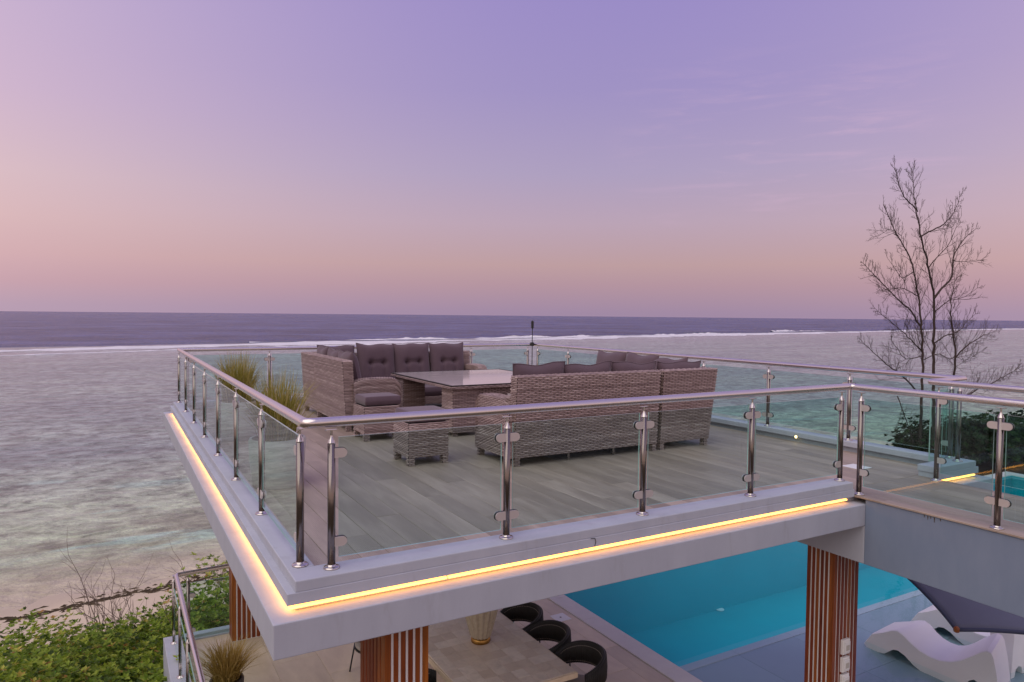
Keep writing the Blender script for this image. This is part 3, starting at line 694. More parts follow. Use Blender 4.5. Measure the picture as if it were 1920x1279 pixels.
def seat_cushion(parent, x0, x1, y0, y1, z0, z1, name='seat_cushion'):
    w, d, t = x1-x0, y1-y0, z1-z0
    nu, nv = 22, 22; u = np.linspace(-1, 1, nu); U, V_ = np.meshgrid(u, u)
    def edge(a): return np.sign(a)*(1-(1-np.abs(a))**1.6)
    rim = np.clip(1-np.abs(U)**14, 0, 1)**.4*np.clip(1-np.abs(V_)**14, 0, 1)**.4
    dome = 1+.10*(1-U**2)*(1-V_**2)
    Xc = (x0+x1)/2+edge(U)*w/2*1; Yc = (y0+y1)/2+edge(V_)*d/2; zm = (z0+z1)/2
    A = np.stack([Xc, Yc, zm+t/2*rim*dome], -1).reshape(-1, 3); B = np.stack([Xc, Yc, zm-t/2*rim], -1).reshape(-1, 3)
    idx = np.arange(nu*nv).reshape(nv, nu); q_ = np.stack([idx[:-1, :-1], idx[:-1, 1:], idx[1:, 1:], idx[1:, :-1]], -1).reshape(-1, 4)
    mb = MB(); mb.add(np.concatenate([A, B]), np.concatenate([q_, q_[:, ::-1]+nu*nv]))
    return mb.build(name, 'charcoal_fabric', parent, smooth=True)
TOPZ, ARMZ, SEATZ = 1.035, .765, .395
def arm_along_y(parent, x0, x1, ya, yb, outer):
    """armrest running from back (ya) to front (yb) with a swooping top; outer: 'lr' faces woven"""
    mb = MB(); k_ = 14; ts = np.linspace(0, 1, k_)
    def top(t): return ARMZ-.035*np.exp(-((t-.0)/.12)**2)+.012*np.sin(t*PI)-.10*np.clip((t-.84)/.16, 0, 1)**2
    Y_ = lambda t: ya+(yb-ya)*t
    for xx, sgn in ((x0, -1), (x1, 1)):
        S = lambda u, v, xx=xx, sgn=sgn: np.stack([np.full_like(u, xx), Y_(u if (sgn*(yb-ya) > 0) else 1-u), (DECK+.09)+v*(top(u if (sgn*(yb-ya) > 0) else 1-u)-DECK-.09)], -1)
        mb.weave(S, round(.64/ROW), max(4, round(abs(yb-ya)/STK/2)*2), .0048, .47)
    S = lambda u, v: np.stack([x0+(x1-x0)*(u if yb > ya else 1-u), Y_(v), top(v)+.004], -1)
    mb.weave(S, round(abs(yb-ya)/ROW), max(4, round((x1-x0)/STK/2)*2), .0048, .47)
    S = lambda u, v: np.stack([x0+(x1-x0)*(u if yb < ya else 1-u), np.full_like(u, yb), DECK+.09+v*(top(np.ones_like(v))-DECK-.09)], -1)
    mb.weave(S, round(.58/ROW), max(4, round((x1-x0)/STK/2)*2), .0048, .47)
    S = lambda u, v: np.stack([x0+(x1-x0)*(u if yb > ya else 1-u), np.full_like(u, ya), DECK+.09+v*(top(np.zeros_like(v))-DECK-.09)], -1)
    mb.weave(S, round(.64/ROW), max(4, round((x1-x0)/STK/2)*2), .0048, .47)
    e = .005; lo, hi = min(ya, yb)+e, max(ya, yb)-e
    mb.box(x0+e, x1-e, lo, hi, DECK+.095, ARMZ-.115, 1)
    return mb.build('armrest', WM, parent)
def swapxy(mb):
    mb.v = [a[:, [1, 0, 2]] for a in mb.v]; mb.f = [tuple(f)[::-1] for f in mb.f]; return mb

# --- sofa group by the sea: side section, corner, far section
GA = 'wicker corner lounge by the sea edge'; GB = 'wicker corner lounge near the front railing'
sA = thing('wicker_sofa', 'wicker sofa section with high back and swooping arm beside the two stools', 'sofa', (3.2, 10.4, DECK), GA)
wicker_hexa(bx8(2.84, 2.98, 9.60, 11.23, DECK+.09, TOPZ, (-.055, 0)), 'fblrt').build('backrest', WM, sA)
wicker_hexa(bx8(2.98, 3.60, 9.75, 11.23, DECK+.09, .27), 'frt').build('seat_base', WM, sA)
# arm along X at the near end
mbx = MB(); _p = bpy.data.objects.new('tmp', None)
def arm_along_x(parent, y0, y1, xa, xb):
    mb = MB()
    def top(t): return ARMZ-.035*np.exp(-((t-.0)/.12)**2)+.012*np.sin(t*PI)-.10*np.clip((t-.84)/.16, 0, 1)**2
    X_ = lambda t: xa+(xb-xa)*t; fwd = xb > xa
    for yy, sgn in ((y0, 1), (y1, -1)):
        fl = (sgn > 0) == fwd
        S = lambda u, v, yy=yy, fl=fl: np.stack([X_(u if fl else 1-u), np.full_like(u, yy), (DECK+.09)+v*(top(u if fl else 1-u)-DECK-.09)], -1)
        mb.weave(S, round(.64/ROW), max(4, round(abs(xb-xa)/STK/2)*2), .0048, .47)
    S = lambda u, v: np.stack([X_(v), y0+(y1-y0)*((1-u) if fwd else u), top(v)+.004], -1)
    mb.weave(S, round(abs(xb-xa)/ROW), max(4, round((y1-y0)/STK/2)*2), .0048, .47)
    for xx, t0, out_ in ((xb, 1.0, fwd), (xa, 0.0, not fwd)):
        S = lambda u, v, xx=xx, t0=t0, o_=out_: np.stack([np.full_like(u, xx), y0+(y1-y0)*(u if o_ else 1-u), DECK+.09+v*(top(np.full_like(v, t0))-DECK-.09)], -1)
        mb.weave(S, round(.6/ROW), max(4, round((y1-y0)/STK/2)*2), .0048, .47)
    e = .005; lo, hi = min(xa, xb)+e, max(xa, xb)-e
    mb.box(lo, hi, y0+e, y1-e, DECK+.095, ARMZ-.115, 1)
    return mb.build('armrest', WM, parent)
arm_along_x(sA, 9.57, 9.74, 2.93, 3.63)
seat_cushion(sA, 2.99, 3.62, 9.755, 10.49, .272, .43); seat_cushion(sA, 2.99, 3.62, 10.495, 11.225, .272, .43)
back_cushion(sA, 3.13, 10.10, .42, .66, .74, PI/2, 1, lean=.20, roll=.02); back_cushion(sA, 3.12, 10.76, .42, .64, .73, PI/2, 2, lean=.17, roll=-.03)
for x, y in ((2.875, 9.62), (3.56, 9.62), (2.875, 11.18), (3.56, 11.18), (2.875, 10.4)): foot(sA, x, y)
sK = thing('wicker_sofa', 'wicker corner section where the two high backs meet by the sea', 'sofa', (3.2, 11.6, DECK), GA)
wicker_hexa(bx8(2.84, 2.98, 11.235, 12.06, DECK+.09, TOPZ, (-.055, 0)), 'blrt').build('backrest', WM, sK)
wicker_hexa(bx8(2.985, 3.68, 11.92, 12.06, DECK+.09, TOPZ, (0, .055)), 'frbt').build('backrest', WM, sK)
wicker_hexa(bx8(2.985, 3.68, 11.235, 11.915, DECK+.09, .27), 't').build('seat_base', WM, sK)
seat_cushion(sK, 2.99, 3.675, 11.24, 11.91, .272, .43)
back_cushion(sK, 3.12, 11.44, .42, .62, .74, PI/2, 3, lean=.15, roll=.02); back_cushion(sK, 3.34, 11.80, .42, .62, .73, 0, 4, lean=.16)
for x, y in ((2.875, 12.02), (3.64, 12.02)): foot(sK, x, y)
sB = thing('wicker_sofa', 'wicker sofa section with three tufted charcoal back cushions facing the table', 'sofa', (4.8, 11.6, DECK), GA)
wicker_hexa(bx8(3.685, 5.92, 11.92, 12.06, DECK+.09, TOPZ-.03, (0, .055)), 'frbt').build('backrest', WM, sB)
wicker_hexa(bx8(3.685, 5.75, 11.25, 11.915, DECK+.09, .27), 'flt').build('seat_base', WM, sB)
arm_along_y(sB, 5.755, 5.92, 11.915, 11.22, 'lr')
for i in range(3):
    x = 3.69+.685*i; seat_cushion(sB, x+.004, x+.681, 11.24, 11.905, .272, .43)
    back_cushion(sB, x+.345, 11.79, .42, .675, .75, 0, 5+i, lean=.18, roll=(.015, -.02, .01)[i])
for x in (3.74, 5.86): foot(sB, x, 11.30); foot(sB, x, 12.0)

# --- sofa group near the viewer
sC = thing('wicker_sofa', 'long wicker sofa seen from behind, low swooping arm at one end', 'sofa', (4.8, 6.95, DECK), GB)
wicker_hexa(bx8(3.80, 5.825, 6.56, 6.70, DECK+.09, TOPZ, (0, -.05)), 'flbrt').build('backrest', WM, sC)
wicker_hexa(bx8(3.93, 5.825, 6.705, 7.34, DECK+.09, .27), 'brt').build('seat_base', WM, sC)
arm_along_y(sC, 3.745, 3.925, 6.58, 7.40, 'lr')
for i in range(3):
    x = 3.935+.63*i; seat_cushion(sC, x, x+.625, 6.71, 7.35, .272, .43)
    back_cushion(sC, x+.33-.04*(i == 0)+.02*(i == 2), 6.84, .42, .67, .725+.02*(i == 0), PI, 9+i, lean=.17, roll=(.03, .03, -.05)[i], tuft=False)
for x, y in ((3.79, 7.34), (3.84, 6.60), (5.79, 6.60), (5.79, 7.3)): foot(sC, x, y)
for x in (4.55, 5.2):
    m = MB(); m.tube([(x, 6.62, DECK), (x, 6.62, DECK+.1)], .016, 10); m.build('foot', 'brushed_steel', sC)
sD = thing('wicker_sofa', 'square wicker corner section seen from behind beside the long sofa', 'sofa', (6.3, 6.95, DECK), GB)
wicker_hexa(bx8(5.875, 6.70, 6.56, 6.70, DECK+.09, TOPZ, (0, -.05)), 'lbt').build('inner', WM, sD) if False else None
p = bx8(5.875, 6.70, 6.56, 6.70, DECK+.09, TOPZ, (0, -.05)); p[5] = (6.79, 6.51, TOPZ); p[6] = (6.79, 6.65, TOPZ)
wicker_hexa(p, 'flbrt').build('backrest', WM, sD)
wicker_hexa(bx8(6.56, 6.70, 6.705, 7.38, DECK+.09, TOPZ, (.09, 0)), 'lrbt').build('backrest', WM, sD)
wicker_hexa(bx8(5.875, 6.555, 6.705, 7.38, DECK+.09, .27), 'lt').build('seat_base', WM, sD)
seat_cushion(sD, 5.88, 6.55, 6.71, 7.375, .272, .43)
back_cushion(sD, 6.33, 6.84, .42, .72, .71, PI, 13, lean=.16, tuft=False); back_cushion(sD, 6.45, 7.16, .42, .66, .72, -PI/2, 14, lean=.18, roll=-.03)
for x, y in ((5.915, 6.60), (6.655, 6.60), (6.655, 7.33)): foot(sD, x, y)
sE = thing('wicker_sofa', 'wicker sofa section with tufted cushions facing the table, back to the pool edge', 'sofa', (6.3, 8.1, DECK), GB)
wicker_hexa(bx8(6.56, 6.70, 7.385, 8.85, DECK+.09, TOPZ-.02, (.09, 0)), 'lrbt').build('backrest', WM, sE)
wicker_hexa(bx8(5.93, 6.555, 7.385, 8.70, DECK+.09, .27), 'flt').build('seat_base', WM, sE)
arm_along_x(sE, 8.70, 8.86, 6.60, 5.92)
for i in range(2):
    y = 7.39+.655*i; seat_cushion(sE, 5.935, 6.55, y, y+.65, .272, .43)
    back_cushion(sE, 6.46, y+.36+.02*i, .42, .66, .74, -PI/2, 16+i, lean=.16, roll=(.02, -.02)[i])
for x, y in ((6.66, 8.8), (5.97, 8.8), (5.97, 7.43)): foot(sE, x, y)

# --- stools
def stool(label, x0, y0, s_=.47, h=.40, cush=True, dx=0):
    t = thing('wicker_stool', label, 'stool', (x0+s_/2, y0+s_/2, DECK), 'wicker stools beside the lounge')
    wicker_hexa(bx8(x0, x0+s_, y0, y0+s_, DECK+.09, DECK+h), 'fblr').build('body', WM, t)
    m = MB(); m.box(x0+.03, x0+s_-.03, y0+.03, y0+s_-.03, DECK+h-.04, DECK+h-.02); m.build('seat_panel', 'wicker_core', t)
    for a in (.035, s_-.035):
        for b in (.035, s_-.035): foot(t, x0+a, y0+b, .034, .10)
    if cush: seat_cushion(t, x0+.012+dx, x0+s_+.03+dx, y0+.01, y0+s_-.01, DECK+h+.006, DECK+h+.125, 'cushion')
    return t
stool('wicker stool with charcoal cushion standing against the sofa arm', 2.83, 8.76, h=.45)
stool('wicker stool with charcoal cushion nearest the front glass railing', 2.79, 7.11, h=.465)

# --- dining table between the lounges
t = thing('wicker_table', 'square wicker lounge table with glossy grey plank top', 'table', (4.9, 9.6, DECK))
x0, x1, y0, y1, zt = 3.93, 5.93, 8.50, 10.82, .745
nP = 5
for i in range(nP):
    a = y0+.03+(y1-y0-.06)*i/nP; b = y0+.03+(y1-y0-.06)*(i+1)/nP
    m = MB(); m.box(x0+.03, x1-.03, a+.0015, b-.0015, zt-.012, zt); m.build('top_plank', 'grey_slate_top', t)
wicker_hexa(bx8(x0, x1, y0, y1, zt-.05, zt-.013), 'fblr').build('top_frame', WM, t)
m = MB()
for a, b, c_, d in ((x0, x1, y0, y0+.028), (x0, x1, y1-.028, y1), (x0, x0+.028, y0+.028, y1-.028), (x1-.028, x1, y0+.028, y1-.028)): m.box(a, b, c_, d, zt-.0125, zt+.003)
m.build('top_rim', 'wicker_core', t)
for a, b, c_, d in ((x0+.06, x0+.42, y0+.06, y0+.42), (x1-.42, x1-.06, y0+.06, y0+.42), (x0+.06, x0+.42, y1-.42, y1-.06), (x1-.42, x1-.06, y1-.42, y1-.06)):
    wicker_hexa(bx8(a, b, c_, d, DECK+.05, zt-.052), 'flrb').build('leg', WM, t); 
    foot(t, a+.06, c_+.06, .03, .05)
for c_ in (y0+.075, y1-.12): wicker_hexa(bx8(x0+.42, x1-.42, c_, c_+.04, zt-.15, zt-.052), 'fb').build('apron', WM, t)

# ------------------------------------------------------------------ grasses in planters
def blades(mb, c_, n, r, h, spread, seed, w=.006, droop=.5):
    rg = np.random.default_rng(seed)
    for i in range(n):
        a = rg.uniform(0, 2*PI); rr = r*math.sqrt(rg.random()); hh = h*rg.uniform(.55, 1.1)
        bx, by = c_[0]+rr*math.cos(a), c_[1]+rr*math.sin(a)
        a2 = a+rg.normal(0, .6); sp = spread*rg.uniform(.1, 1.1)*(.4+rr/r*.8)
        pts = []
        for t_ in (0, .35, .7, 1):
            out_ = sp*t_**1.8; up = hh*(t_-droop*.45*t_**3*min(1.5, sp/max(spread, .01)))
            pts.append(Vector((bx+out_*math.cos(a2), by+out_*math.sin(a2), c_[2]+up)))
        wv = Vector((-math.sin(a2+rg.normal(0, .8)), math.cos(a2), 0))*w
        vs = []
        for p, s_ in zip(pts, (1, .9, .6, .08)): vs += [tuple(p-wv*s_), tuple(p+wv*s_)]
        mb.add(vs, [(0, 1, 3, 2), (2, 3, 5, 4), (4, 5, 7, 6)], 0, float(np.clip(rg.normal(.42, .26), 0, 1)))
def planter(label, x, y, zb, r, h, gh, sp, seed, pot='planter_white', n=700, leaf='grass_blade', w=.006):
    t = thing('potted_grass', label, 'plant', (x, y, zb), 'ornamental grasses in pots')
    m = MB(); m.lathe([(r*.80, 0), (r*.86, .02), (r*.96, h*.5), (r, h-.02), (r-.01, h), (r-.03, h), (r-.035, h-.06)], (x, y, zb), 40); m.build('pot', pot, t, auto=50)
    m = MB(); m.lathe([(.01, 0), (r-.04, 0), (r-.05, .01)], (x, y, zb+h-.075), 24); m.build('soil', 'soil', t)
    m = MB(); blades(m, (x, y, zb+h-.07), n, r*.6, gh, sp, seed, w); m.build('foliage', leaf, t, kind='stuff')
    return t
planter('tall green grass in white pot farther along the sea-facing railing', 1.42, 9.75, DECK, .27, .50, .74, .27, 21, n=800, w=.0038)
planter('green grass in round white pot nearest the front railing corner', 1.38, 6.95, DECK, .265, .46, .74, .30, 22, n=750, w=.0038)

# ------------------------------------------------------------------ lower level
LF = -3.08
# floor tiles
LT = thing('lower_terrace_floor', 'beige stone tiled floor of the lower terrace', 'floor', (3.5, 7, LF)); LT['kind'] = 'structure'; del LT['category']
m = MB(); m.box(.64, 6.36, 2.5, 11.06, LF-.25, LF-.012); m.build('screed', 'grout', LT)
tw, tl = .6, 1.2; i = 0; x = .66
while x < 6.33:
    y = 2.5-(.6 if i % 2 else 0)
    while y < 11.04:
        a, b, c_, d = x, min(x+tw, 6.345), max(y, 2.5), min(y+tl, 11.05)
        if d-c_ > .1 and b-a > .05 and d > 5.0: board(a, b, c_, d, LT, 'floor_tile', LF-.014, LF, 'tile')
        y += tl
    x += tw; i += 1
W = thing('terrace_wall', 'low white retaining wall edging the lower terrace above the shrubs', 'wall', (.7, 8, LF))
m = MB(); m.box(.60, .82, 2.5, 10.98, -5.6, -2.96); m.build('wall', 'white_render', W, bevel=.006)
m = MB(); m.box(.60, 6.36, 10.98, 11.10, -5.6, -3.0); m.build('wall', 'white_render', W, bevel=.006)
railing('glass railing round the corner of the lower terrace above the shrubs', [(.74, 4.2), (.74, 10.62), (1.46, 10.66)], [[(.72, 10.75-1.05*i) for i in range(6)]], -2.96, -1.95)
_Rl = [o for o in bpy.data.objects if o.get('label', '').startswith('glass railing round the corner')][0]
add_glass(_Rl, (.78, 10.7), (1.46, 10.7), -2.93, -2.12, gap=.02)
add_post(_Rl, .90, 10.7, -3.08, -1.95, [(1, 0)], (-2.3, -2.8))
# hardwood slatted pillars
def pillar(label, x0, x1, y0, y1, nx_, ny_, zt=-.225, zb=LF):
    t = thing('slatted_pillar', label, 'pillar', ((x0+x1)/2, (y0+y1)/2, zb), 'hardwood clad pillars')
    d = .026
    m = MB(); m.box(x0+.007, x1-.007, y0+.007, y1-.007, zb, zt); m.build('core', 'white_plastic', t)
    def run(a0, a1, nn): 
        p = (a1-a0)/nn; return [(a0+p*i+.009*(i > 0), a0+p*(i+1)-.009*(i < nn-1)) for i in range(nn)]
    for a, b in run(x0, x1, nx_):
        m = MB(); m.box(a, b, y0, y0+.016, zb+.01, zt-.004); m.build('slat', 'hardwood', t, bevel=.002, seg=1)
    for a, b in run(y0+.018, y1, ny_):
        m = MB(); m.box(x0, x0+.016, a, b, zb+.01, zt-.004); m.build('slat', 'hardwood', t, bevel=.002, seg=1)
        m = MB(); m.box(x1-.016, x1, a, b, zb+.01, zt-.004); m.build('slat', 'hardwood', t, bevel=.002, seg=1)
    return t
pillar('hardwood slatted pillar at the seaward corner of the lower terrace', 1.47, 2.0, 10.65, 10.93, 8, 4)
pillar('hardwood slatted pillar under the front terrace edge beside the dining table', 1.50, 1.80, 4.22, 4.735, 6, 7)
P3 = pillar('hardwood slatted pillar with three white sockets beside the pool shelf', 6.18, 6.565, 4.335, 4.65, 7, 6, zt=-.582)
for z in (-1.585, -1.765, -1.94):
    m = MB(); m.box(6.30, 6.41, 4.30, 4.334, z-.075, z+.075); o = m.build('socket', 'white_plastic', P3, bevel=.006)
    m = MB(); m.box(6.313, 6.397, 4.288, 4.299, z-.055, z+.055); m.build('socket_lid', 'white_plastic', o, bevel=.004)
    m = MB(); m.box(6.33, 6.38, 4.2850, 4.2878, z-.03, z+.022); m.build('catch', 'planter_white', o)

# pool
PL = thing('pool', 'long turquoise swimming pool with shallow lounging shelf', 'pool', (14, 8, LF)); PL['kind'] = 'structure'; del PL['category']
PX0, PX1, PY0, PY1 = 6.67, 24.0, 7.18, 10.9
m = MB(); zf = -4.75
m.add([(PX0, PY0, zf), (PX1, PY0, zf), (PX1, PY1, zf), (PX0, PY1, zf), (PX0, PY0, LF-.02), (PX1, PY0, LF-.14), (PX1, PY1, LF-.02), (PX0, PY1, LF-.02), (PX0, PY0, LF-.14), (PX1, PY1, LF-.02)],
      [(0, 1, 2, 3), (0, 8, 5, 1), (1, 5, 9, 2), (2, 9, 7, 3), (3, 7, 4, 0)]); m.build('basin', 'pool_tile', PL)
m = MB(); m.box(PX0, 26, 1.5, PY0-.002, zf, LF-.152); m.build('shelf_base', 'coping_stone', PL)
x = PX0; i = 0
while x < 16:
    y = PY0-.15
    board(x, min(x+1.2, 16), PY0-.15, PY0, PL, 'step_tile', LF-.15, LF-.122, 'step_stone')
    while y > 2.6:
        board(x, min(x+1.2, 16), y-1.2, y, PL, 'shelf_tile', LF-.15, LF-.13, 'shelf_tile'); y -= 1.2
    x += 1.2
m = MB(); m.add([(PX0, PY0, LF-.045), (PX1, PY0, LF-.045), (PX1, PY1, LF-.045), (PX0, PY1, LF-.045)], [(0, 1, 2, 3)]); m.build('water', 'pool_water', PL)
m = MB(); m.add([(PX0, 1.5, LF-.045), (26, 1.5, LF-.045), (26, PY0, LF-.045), (PX0, PY0, LF-.045)], [(0, 1, 2, 3)]); m.build('shallow_water', 'shelf_water', PL)
# coping
y = 2.5
while y < 11.2: board(6.352, PX0, y, min(y+.9, 11.22), PL, 'coping_stone', LF-.12, LF+.012, 'coping_stone'); y += .9
x = PX0
while x < 24.3: board(x, min(x+1.2, 24.35), PY1, PY1+.32, PL, 'coping_stone', LF-.12, LF+.012, 'coping_stone'); x += 1.2
y = PY0
while y < PY1: board(PX1, PX1+.35, y, min(y+.93, PY1), PL, 'coping_stone', LF-.12, LF+.012, 'coping_stone'); y += .93
m = MB(); m.box(6.36, PX0-.002, 1.5, 11.2, -5.2, LF-.122); m.build('wall', 'white_render', PL)
m = MB(); m.box(PX0, 24.35, PY1+.002, 11.2, -5.2, LF-.122); m.build('wall', 'white_render', PL)
# underwater lamps in the near wall
for x in (10.4, 14.5):
    m = MB(); c_ = Vector((x, PY0+.012, LF-.75)); rr = .11
    m.add([tuple(c_+Vector((rr*math.cos(2*PI*i/20), 0, rr*math.sin(2*PI*i/20)))) for i in range(20)], [tuple(range(20))[::-1]]); m.build('pool_lamp', 'pool_light', PL)
m = MB(); c_ = ray_plane(1350, 1143, 2, -4.74); m.lathe([(.0, 0), (.09, 0), (.09, .012), (.0, .014)], tuple(c_), 16); m.build('floor_light_disc', 'white_plastic', PL)  # unlit white disc put in for the bright dot of a pool light fixture
# skimmer lid
t = thing('floor_lid', 'white square skimmer lid in the beige floor beside the pool', 'lid', (6.12, 9.07, LF))
m = MB(); m.box(6.0, 6.25, 8.94, 9.2, LF-.006, LF+.005); m.build('plate', 'white_plastic', t, bevel=.002)
m = MB(); m.lathe([(.0, 0), (.016, 0), (.016, .003)], (6.125, 9.07, LF+.005), 10); m.build('key_hole', 'grout', t)

# sun loungers in the shallow water
SH = LF-.13
def lounger(label, x0, dy, w=.70):
    t = thing('sun_lounger', label, 'sun lounger', (x0+w/2, 5.4+dy, SH), 'white moulded sun loungers')
    top = [(6.32, SH+.05), (6.20, -2.975), (6.02, -2.875), (5.90, -2.80), (5.82, -2.775), (5.74, -2.80), (5.62, -2.875), (5.50, -2.925), (5.36, -2.95), (5.22, -2.945), (5.08, -2.90), (4.95, -2.82), (4.82, -2.71), (4.70, -2.60), (4.64, -2.565), (4.585, -2.575), (4.56, -2.62), (4.52, -2.80), (4.46, SH)]
    bot = [(6.28, SH), (6.10, SH), (6.00, SH+.02), (5.88, SH+.13), (5.80, SH+.15), (5.70, SH+.12), (5.58, SH+.04), (5.48, SH), (5.36, SH), (5.20, SH), (5.08, SH), (4.98, SH), (4.92, SH+.03), (4.84, SH+.16), (4.78, SH+.20), (4.72, SH+.18), (4.66, SH+.05), (4.62, SH), (4.52, SH)]
    k_ = len(top); mb = MB(); prof_x = [(0, .012), (.012, .003), (.03, 0), (w-.03, 0), (w-.012, .003), (w, .012)]
    rows = []
    shr = lambda a, xx: a+dy+xx/w*(.2*min(1, max(0, (5.75-a)/.9))+.10*min(1, max(0, (a-5.9)/.4)))
    for xx, dz in prof_x: rows.append([(x0+xx, shr(a, xx), max(b-dz, SH+.001)) for a, b in top])
    V = [p for r in rows for p in r]; F = []
    for i in range(len(prof_x)-1):
        for j in range(k_-1): F.append((i*k_+j, i*k_+j+1, (i+1)*k_+j+1, (i+1)*k_+j))
    b0 = len(V); V += [(x0, shr(a, 0), b) for a, b in bot]+[(x0+w, shr(a, w), b) for a, b in bot]
    for j in range(k_-1):
        F.append((j, b0+j, b0+j+1, j+1)); e = (len(prof_x)-1)*k_; F.append((e+j, e+j+1, b0+k_+j+1, b0+k_+j)); F.append((b0+j, b0+k_+j, b0+k_+j+1, b0+j+1))
    mb.add(V, F); mb.build('body', 'white_plastic', t, auto=38)
    return t
lounger('white wave shaped sun lounger nearest the slatted pillar', 9.75, 0)
lounger('white wave shaped sun lounger half hidden by the shade sail', 11.10, .10)
lounger('white wave shaped sun lounger at the far end of the row', 12.55, .15)
t = thing('side_table', 'low white moulded side table between the sun loungers', 'side table', (10.7, 4.9, SH))
m = MB(); top = -2.62
for s_ in (0, 1): pass
pr = [(-.20, 0), (-.15, .60), (-.13, .62), (.13, .62), (.15, .60), (.20, 0), (.11, 0), (.08, .10), (0, .13), (-.08, .10), (-.11, 0)]
V = [(10.62+a+.20, 4.74, SH+b) for a, b in pr]+[(10.62+a+.20, 5.04, SH+b) for a, b in pr]; k_ = len(pr)
m.add(V, [(0, 1, 9, 10), (1, 2, 3, 4, 7, 8, 9), (4, 5, 6, 7), (k_, k_+10, k_+9, k_+1), (k_+1, k_+9, k_+8, k_+7, k_+4, k_+3, k_+2), (k_+4, k_+7, k_+6, k_+5)]+[(i, k_+i, k_+(i+1) % k_, (i+1) % k_) for i in range(k_)]); m.build('body', 'white_plastic', t, bevel=.008)

# tensioned shade sail
def sail():
    t = thing('shade_sail', 'dark slate blue shade sail drawn down to a brown tipped corner', 'shade sail', (9.5, 4.6, -1.0))
    A = [np.array(p) for p in ((8.24, 4.24, -1.80), (8.25, 6.40, -.80), (10.8, 5.0, -1.15), (9.5, 2.6, -1.75))]
    ctr = sum(A)/4; n_ = 20; V = []
    for i in range(n_+1):
        for j in range(n_+1):
            u, v = i/n_, j/n_
            p = A[0]*(1-u)*(1-v)+A[1]*u*(1-v)+A[2]*u*v+A[3]*(1-u)*v
            e = .23*((u*(1-u)*4)*(1-2*v if v < .5 else 1-2*v)+0)            # pull side edges inward
            sag_uv = lambda s_: s_*(1-s_)*4
            p = p+(A[3]-A[0])*.0
            inward_v = .09*sag_uv(u)*(1-2*v); inward_u = .05*sag_uv(v)*(1-2*u)
            p = p+((A[3]+A[2])/2-(A[0]+A[1])/2)*inward_v*abs(1-2*v)+((A[1]+A[2])/2-(A[0]+A[3])/2)*inward_u*abs(1-2*u)
            V.append(p)
    V = np.array(V); idx = np.arange((n_+1)**2).reshape(n_+1, n_+1)
    q_ = np.stack([idx[:-1, :-1], idx[1:, :-1], idx[1:, 1:], idx[:-1, 1:]], -1).reshape(-1, 4)
    m = MB(); m.add(V, q_); o = m.build('canopy', 'sail_fabric', t, smooth=True); s_ = o.modifiers.new('t', 'SOLIDIFY'); s_.thickness = .004
    for e_ in ([idx[k_, 0] for k_ in range(n_+1)], [idx[0, k_] for k_ in range(n_+1)], [idx[n_, k_] for k_ in range(n_+1)], [idx[k_, n_] for k_ in range(n_+1)]):
        m = MB(); m.tube([tuple(V[i]) for i in e_], .022, 6); m.build('hem', 'sail_seam', t, smooth=True)
    m = MB(); dg = [V[idx[k_, k_]]+np.array([0, 0, -.006]) for k_ in range(n_+1)]
    sd_ = np.array([.05, -.05, 0]); m.add([p-sd_*.5 for p in dg]+[p+sd_*.5 for p in dg], [(i, i+1, n_+2+i, n_+1+i) for i in range(n_)]); m.build('seam', 'sail_seam', t)
    m = MB(); m.lathe([(.012, -.03), (.03, -.02), (.032, .02), (.015, .04)], tuple(A[0]), 12); m.build('corner_fitting', 'hardwood', t)
    m = MB(); m.tube([tuple(A[1]), (8.25, 6.42, -.225)], .012, 8); m.build('hook', 'polished_steel', t)
    m = MB(); m.tube([(9.62, 2.5, SH), (9.52, 2.58, -1.70)], .03, 12); m.build('mast', 'brushed_steel', t)
sail()

# dining table under the terrace
t = thing('dining_table', 'long dining table with mosaic stone tile top under the terrace', 'table', (3.9, 7.6, LF))
tx0, tx1, ty0, ty1, tz = 3.20, 4.55, 6.37, 9.2, -2.33
m = MB(); m.box(tx0, tx1, ty0, ty1, tz-.07, tz-.006); m.build('top_frame', 'floor_tile', t, bevel=.006)
nx_, ny_ = 8, 16; dx, dy = (tx1-tx0-.04)/nx_, (ty1-ty0-.04)/ny_
for i in range(nx_):
    for j in range(ny_):
        board(tx0+.02+dx*i, tx0+.02+dx*(i+1), ty0+.02+dy*j, ty0+.02+dy*(j+1), t, 'mosaic_tile', tz-.008, tz+.002, 'tile')
for x in (tx0+.30, tx1-.42):
    for y in (ty0+.25, ty1-.4):
        m = MB(); m.box(x, x+.12, y, y+.12, LF, tz-.072); m.build('leg', 'floor_tile', t, bevel=.004)
t = thing('vase', 'ribbed amber glass vase on a brass foot standing on the dining table', 'vase', (3.92, 7.56, tz))
m = MB(); m.lathe([(.105, .06), (.125, .085), (.165, .24), (.205, .40), (.235, .55), (.23, .58), (.215, .58), (.185, .42), (.10, .13), (.01, .10)], (3.92, 7.56, tz), 160, rib=.05, ribn=16); m.build('bowl', 'vase_glass', t, smooth=True)
m = MB(); m.lathe([(.115, .003), (.122, .014), (.12, .055), (.108, .066)], (3.92, 7.56, tz), 28); m.build('foot', 'brass', t, smooth=True)

